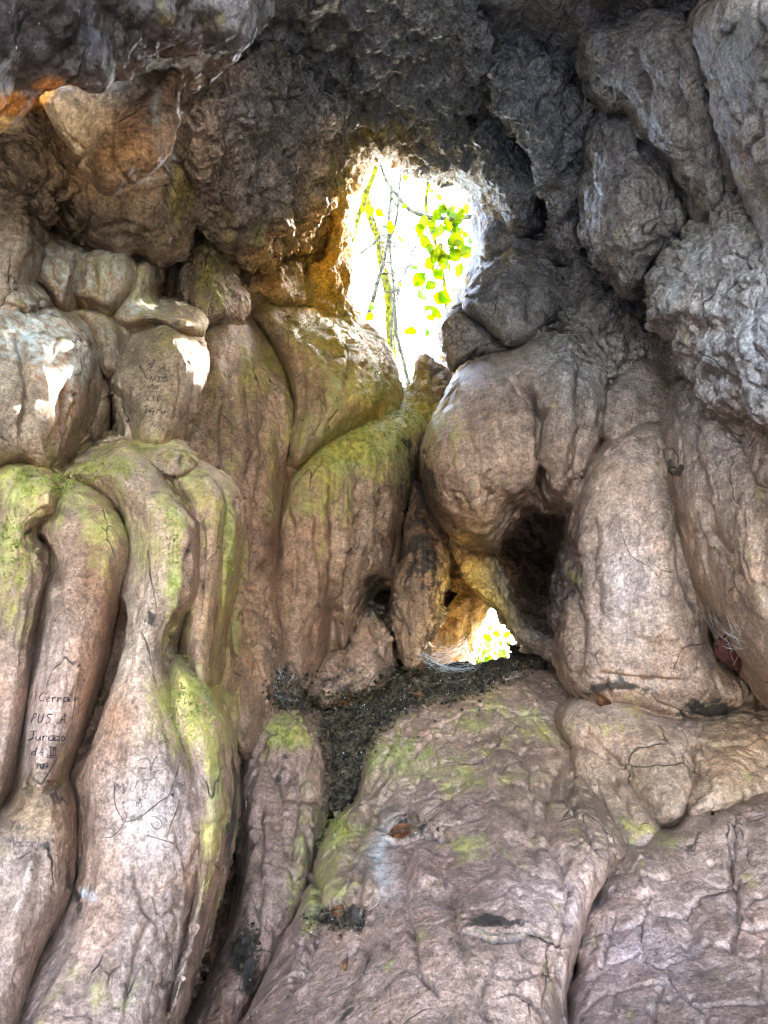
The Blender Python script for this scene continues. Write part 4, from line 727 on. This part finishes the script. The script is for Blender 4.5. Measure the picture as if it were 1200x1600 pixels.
WID = {'M': 1.05, 'A': 1.1, 'F': .95, '.': .35, 'I': .35, '1': .4, 'i': .3, 'l': .3, ' ': .5, 'm': .8, 'J': .8, 'V': .75, 'U': .8, 'C': .8, 'Q': .9, 'T': .85}
def write(parent, rows, r, mat):
    for txt, x, y, h, adv, slope in rows:
        cx = x; b = MB()
        for ch in txt:
            for st_ in GL.get(ch, GL['i']):
                pts = [(cx + (q[0] - (q[1] - .5) * .12) * h * .95 + rng.normal() * .12, y + q[1] * h + (cx - x) * slope + rng.normal() * .12) for q in st_]
                sp3 = surf_path(pts, .0008, 4)
                if len(sp3) > 1: b.tube(sp3, r * rng.uniform(.6, 1.35, len(sp3)), 4)
            cx += WID.get(ch, .68) * h * adv
        b.build('inscription', mat, parent)
    return MB()
def strokes(b, S_, r):
    for st_ in S_:
        sp3 = surf_path(st_, .0008, 4)
        if len(sp3) > 1: b.tube(sp3, r, 4)
    return b
b = write(written, [('F.A.', 231, 567, 13, 1.0, .03), ('-IV-2000', 231, 587, 9, .62, .06), ('stac', 231, 599, 8, .9, .05), ('x.(0.', 228, 616, 10, 1.0, .08), ('soy Mar', 227, 636, 9, .78, .07)], .0012, INK)
strokes(b, [[(218,570),(221,573),(219,575),(217,572),(224,580),(228,592)], [(206,585),(211,586)]], .0013).build('inscription', INK, written)
b = write(lobed, [('Cerrajn', 62, 1082, 14, .92, .02), ('PUS A', 50, 1114, 15, 1.0, .04), ('Jurado', 46, 1142, 15, .92, .02), ('d 4', 50, 1168, 12, .9, .03), ('1987', 57, 1192, 10, .72, .03)], .0012, INK)
strokes(b, [[(76,1167),(88,1168)], [(76,1180),(88,1181)], [(78,1168),(79,1180)], [(83,1168),(83,1180)], [(87,1168),(86,1180)], [(73,1183),(87,1184)]], .001).build('inscription', INK, lobed)
write(lobed, [('Yen', 16, 1280, 16, .9, .05), ('Macarhu', 10, 1308, 15, .85, .02)], .0011, FAINT)
b = write(broad, [('MUST', 180, 1222, 18, 1.25, -.12), ('t m', 190, 1248, 15, 1.3, -.1), ('Qoa', 190, 1270, 14, 1.1, -.1), ('mc', 256, 1252, 14, .9, 0), ('ea', 276, 1218, 11, .8, -.2)], .0009, FAINT)
strokes(b, [[(215,1189),(228,1184),(234,1190),(235,1205)], [(236,1203),(239,1190),(245,1182)], [(218,1200),(230,1200)], [(233,1208),(243,1206),(250,1203)], [(180,1222),(178,1240),(182,1265),(192,1280)], [(236,1275),(246,1278),(253,1285),(250,1295),(240,1294),(236,1285)], [(230,1305),(245,1310),(272,1318)]], .0012).build('inscription', FAINT, broad)
r2 = MB(); strokes(r2, [[(195,1284),(215,1280),(235,1264),(250,1252),(264,1243),(270,1225),(278,1200),(280,1196)], [(280,1250),(275,1268),(266,1290),(260,1308)], [(165,1308),(175,1308),(188,1295),(195,1284)]], .0016)
tag(r2.build('dry_stem', TWIG), 'black dried vine stem stuck across the scratched writing', 'dry stem', None, 'thing')

# ------------------------------------------------------------------ small things lying about
def lying_leaf(px, py, size_px, ang, label, mat, stand=.2):
    h = hit(px, py)
    if h is None: print('no hit', label); return
    d = (h[0] - CAMP) @ FWD; s = pr(size_px, d); a = math.radians(ang); ax = math.cos(a) * RT - math.sin(a) * UP; h = (h[0] - h[3] * .02, h[1] * .6 - h[3] * .4) + h[2:]
    e = empty('fallen_leaf', h[0]); tag(e, label, 'leaf', None, 'thing'); nr = h[1] - FWD * .5
    V, F = leaf_mesh(h[0] + h[1] * (.006 + s * .06), s, ax, nr, .8, .25); o = MB().add(V, F).build('blade', mat, e)
    md = o.modifiers.new('t', 'SOLIDIFY'); md.thickness = .0008
    MB().tube([h[0] + h[1] * .014 + ax * s * .45, h[0] + h[1] * (.010 + s * .08), h[0] + h[1] * .012 - ax * s * .5, h[0] + h[1] * .008 - ax * s * .75], .0012, 5).build('stalk', TWIG, e)
lying_leaf(1147, 1018, 70, 75, 'large dark red curled leaf caught in the cleft of the right pillars', DEADR)
lying_leaf(1132, 1010, 48, 110, 'folded dark red leaf lying behind the large dark red leaf', DEADR)
lying_leaf(941, 1090, 40, 35, 'brown pointed leaf lying at the foot of the cracked pillar', DEAD)
lying_leaf(630, 1300, 46, -12, 'reddish brown leaf in the pocket at the top of the great boulder', DEAD)
lying_leaf(541, 1510, 24, 100, 'orange brown leaf stuck low on the great boulder', DEAD)
lying_leaf(530, 1424, 34, -10, 'rust brown leaf on the edge of the sooty pocket', DEAD)
lying_leaf(117, 616, 12, -20, 'tiny orange leaf stuck on the frosted shoulder', DEAD)
lying_leaf(655, 1088, 24, 15, 'torn tan leaf on the leaf mould near the lower hole', DEAD)
lying_leaf(535, 1098, 30, -10, 'dull russet leaf at the back left of the leaf mould', DEAD)
def twig(L, r, label, off=.006, name='twig', mat=None):
    q = surf_path(L, off, 5)
    if len(q) < 3: print('no path', label); return
    tag(MB().tube(q, np.linspace(1.1, .55, len(q)) * r, 6, .12).build(name, mat or TWIG), label, name, None, 'thing')
twig([(530,1195),(550,1160),(575,1125),(605,1100)], .0035, 'long straight pale twig lying up the leaf mould')
twig([(515,1180),(530,1170),(548,1178),(552,1195)], .002, 'curled hooked twig on the lower leaf mould')
twig([(570,1085),(580,1060),(600,1045),(616,1040)], .003, 'twig leaning on the cracked brown lobe')
twig([(612,1040),(618,1020),(621,1050)], .003, 'stubby forked twig at the left end of the lit litter')
twig([(640,1062),(680,1070),(730,1062),(742,1058)], .004, 'dark twig along the rim of the ledge under the web')
twig([(505,1215),(528,1200),(545,1204),(555,1222)], .002, 'thin bowed twig at the narrow end of the leaf mould')
twig([(548,1130),(566,1118),(596,1120)], .002, 'short bent twig in the middle of the leaf mould')
twig([(368,1290),(374,1340),(388,1390),(408,1440),(418,1462)], .0022, 'long hanging root trailing down the dark cleft', .01, 'root')
twig([(362,1385),(376,1380),(388,1376)], .0014, 'short pale straw across the dark cleft', .01, 'straw')
twig([(672,1284),(686,1276),(696,1270)], .0018, 'small dark twig above the pocket of the great boulder')
twig([(1052,700),(1062,716),(1056,736),(1044,720)], .002, 'curly black rootlet on the leaning pillar', .004, 'root')
twig([(1085,660),(1106,690),(1092,716),(1080,724)], .0015, 'fine rootlet hanging high on the leaning pillar', .004, 'root')
twig([(970,830),(985,870),(1020,888),(1036,915)], .0015, 'wispy rootlet across the lilac streak of the cracked pillar', .004, 'root')
twig([(845,590),(860,575),(880,566),(898,572)], .0014, 'hair-thin rootlet on the crown of the shouldered boulder', .004, 'root')
twig([(520,1000),(545,992),(535,1050),(528,1075)], .0014, 'drooping rootlet beside the cracked brown lobe', .004, 'root')
twig([(232,860),(236,900),(242,930),(244,950)], .0022, 'black dried rootlet on the face of the broad column', .003, 'root')
twig([(400,860),(386,890),(372,905)], .0014, 'bent rootlet on the pinkish buttress', .003, 'root')
twig([(420,700),(408,728),(398,738)], .0016, 'dark hooked rootlet high on the pinkish buttress', .003, 'root')
twig([(745,1452),(775,1462),(812,1458)], .003, 'dark stick lodged in the crack low on the great boulder')
def stone(px, py, s_px, label, mat=None):
    h = hit(px, py)
    if h is None: return
    bm = bmesh.new(); bmesh.ops.create_icosphere(bm, subdivisions=3, radius=1); d = (h[0] - CAMP) @ FWD; s = pr(s_px, d) / 2
    v = np.array([q.co[:] for q in bm.verts]); f = [[q.index for q in g.verts] for g in bm.faces]; bm.free()
    v = v * (1 + .3 * fbm(v * 1.3 + px, 3, 5))[:, None] * np.array([1, .8, .7]) * s + h[0] + h[1] * s * .4
    o = mk('stone', v, f, mat or ROCK, None, True, h[0]); vv = v; paint(o.data, vv, v - h[0], .2); tag(o, label, 'stone', None, 'thing')
stone(578, 944, 13, 'small rounded stone wedged at the left of the black gap'); stone(592, 948, 15, 'tan stone in the middle of the black gap'); stone(602, 952, 10, 'smallest stone at the right of the black gap')
stone(612, 975, 12, 'pale rubble stone below the black gap'); stone(606, 1000, 14, 'lower rubble stone beside the sooty pillar foot'); stone(615, 988, 9, 'chip of rubble between the two rubble stones')
stone(1056, 735, 17, 'black clod stuck on the leaning pillar', SOIL); stone(269, 1242, 6, 'tiny black clod on the scratched writing', SOIL)
# moss tufts standing on the algae
mo = MB()
for cx, cy, rx, ry, cnt in [(560,690,90,42,2600),(640,655,34,24,900),(600,640,30,40,500),(520,520,80,40,1500),(590,600,22,50,800),(655,600,40,40,500),(340,465,20,40,400),(300,1110,50,60,900),(355,860,12,60,500),(445,1150,36,20,400),(520,1290,40,30,400),(640,1180,70,20,500),(270,850,14,90,400),(60,750,60,30,700),(170,735,60,26,600),(20,860,26,70,500),(600,1150,60,40,300),(420,560,40,50,400)]:
    for _ in range(cnt):
        x, y = cx + rng.normal() * rx * .55, cy + rng.normal() * ry * .55; h = hit(x, y)
        if h is None or not h[2].name.startswith(('mossy', 'rock', 'flow', 'boulder')) or vnoise(np.array([[x / 7, y / 7, 1.]]), 3)[0] < -.15: continue
        a = h[1] + rng.normal(size=3) * .7 + np.array([0, 0, .3]); a /= np.linalg.norm(a); u = np.cross(a, rng.normal(size=3)); u /= np.linalg.norm(u); l = rng.uniform(.004, .011)
        mo.add([h[0] - u * .0022, h[0] + u * .0022, h[0] + a * l + u * .0012, h[0] + a * l * 1.2], [(0, 1, 2, 3)])
tag(mo.build('moss', MOSSM, smooth=False), 'short bright moss on the humps below the opening', None, None, 'stuff')
# spider silk
def web(anchors, n, r, label, sag=.02):
    b = MB(); A = []
    for x, y in anchors:
        h = hit(x, y)
        if h is not None: A.append(h[0] + h[1] * .004)
    for _ in range(n):
        i, j = rng.choice(len(A), 2, replace=False); p, q = A[i] + rng.normal(size=3) * .02, A[j] + rng.normal(size=3) * .02
        t = np.linspace(0, 1, 7)[:, None]; m = p * (1 - t) + q * t; m[:, 2] -= (sag * rng.random() * 4 * t * (1 - t))[:, 0]; b.tube(m, r, 3)
    tag(b.build('spider_web', WEB), label, 'spider web', None, 'thing')
web([(655,1020),(700,1030),(720,1012),(712,1048),(735,1050),(690,1052),(668,1040),(752,1005),(745,1040),(725,1000)], 150, .0008, 'bright white spider web stretched in the low side hole')
web([(430,1050),(450,1045),(470,1060),(462,1100),(440,1105),(425,1080)], 60, .0004, 'dusty grey web in the dark corner left of the leaf mould')
web([(1120,960),(1150,975),(1165,1010),(1130,1000),(1140,1045)], 30, .0004, 'fine web over the dark red leaf in the cleft')
web([(345,480),(330,520),(300,500),(310,470),(350,505)], 14, .0003, 'faint web across the top of the pinkish buttress')
for o in COL.objects:
    if 'category' in o and 'kind' not in o: o['kind'] = 'thing'
print('done', round(time.time() - T0, 1))
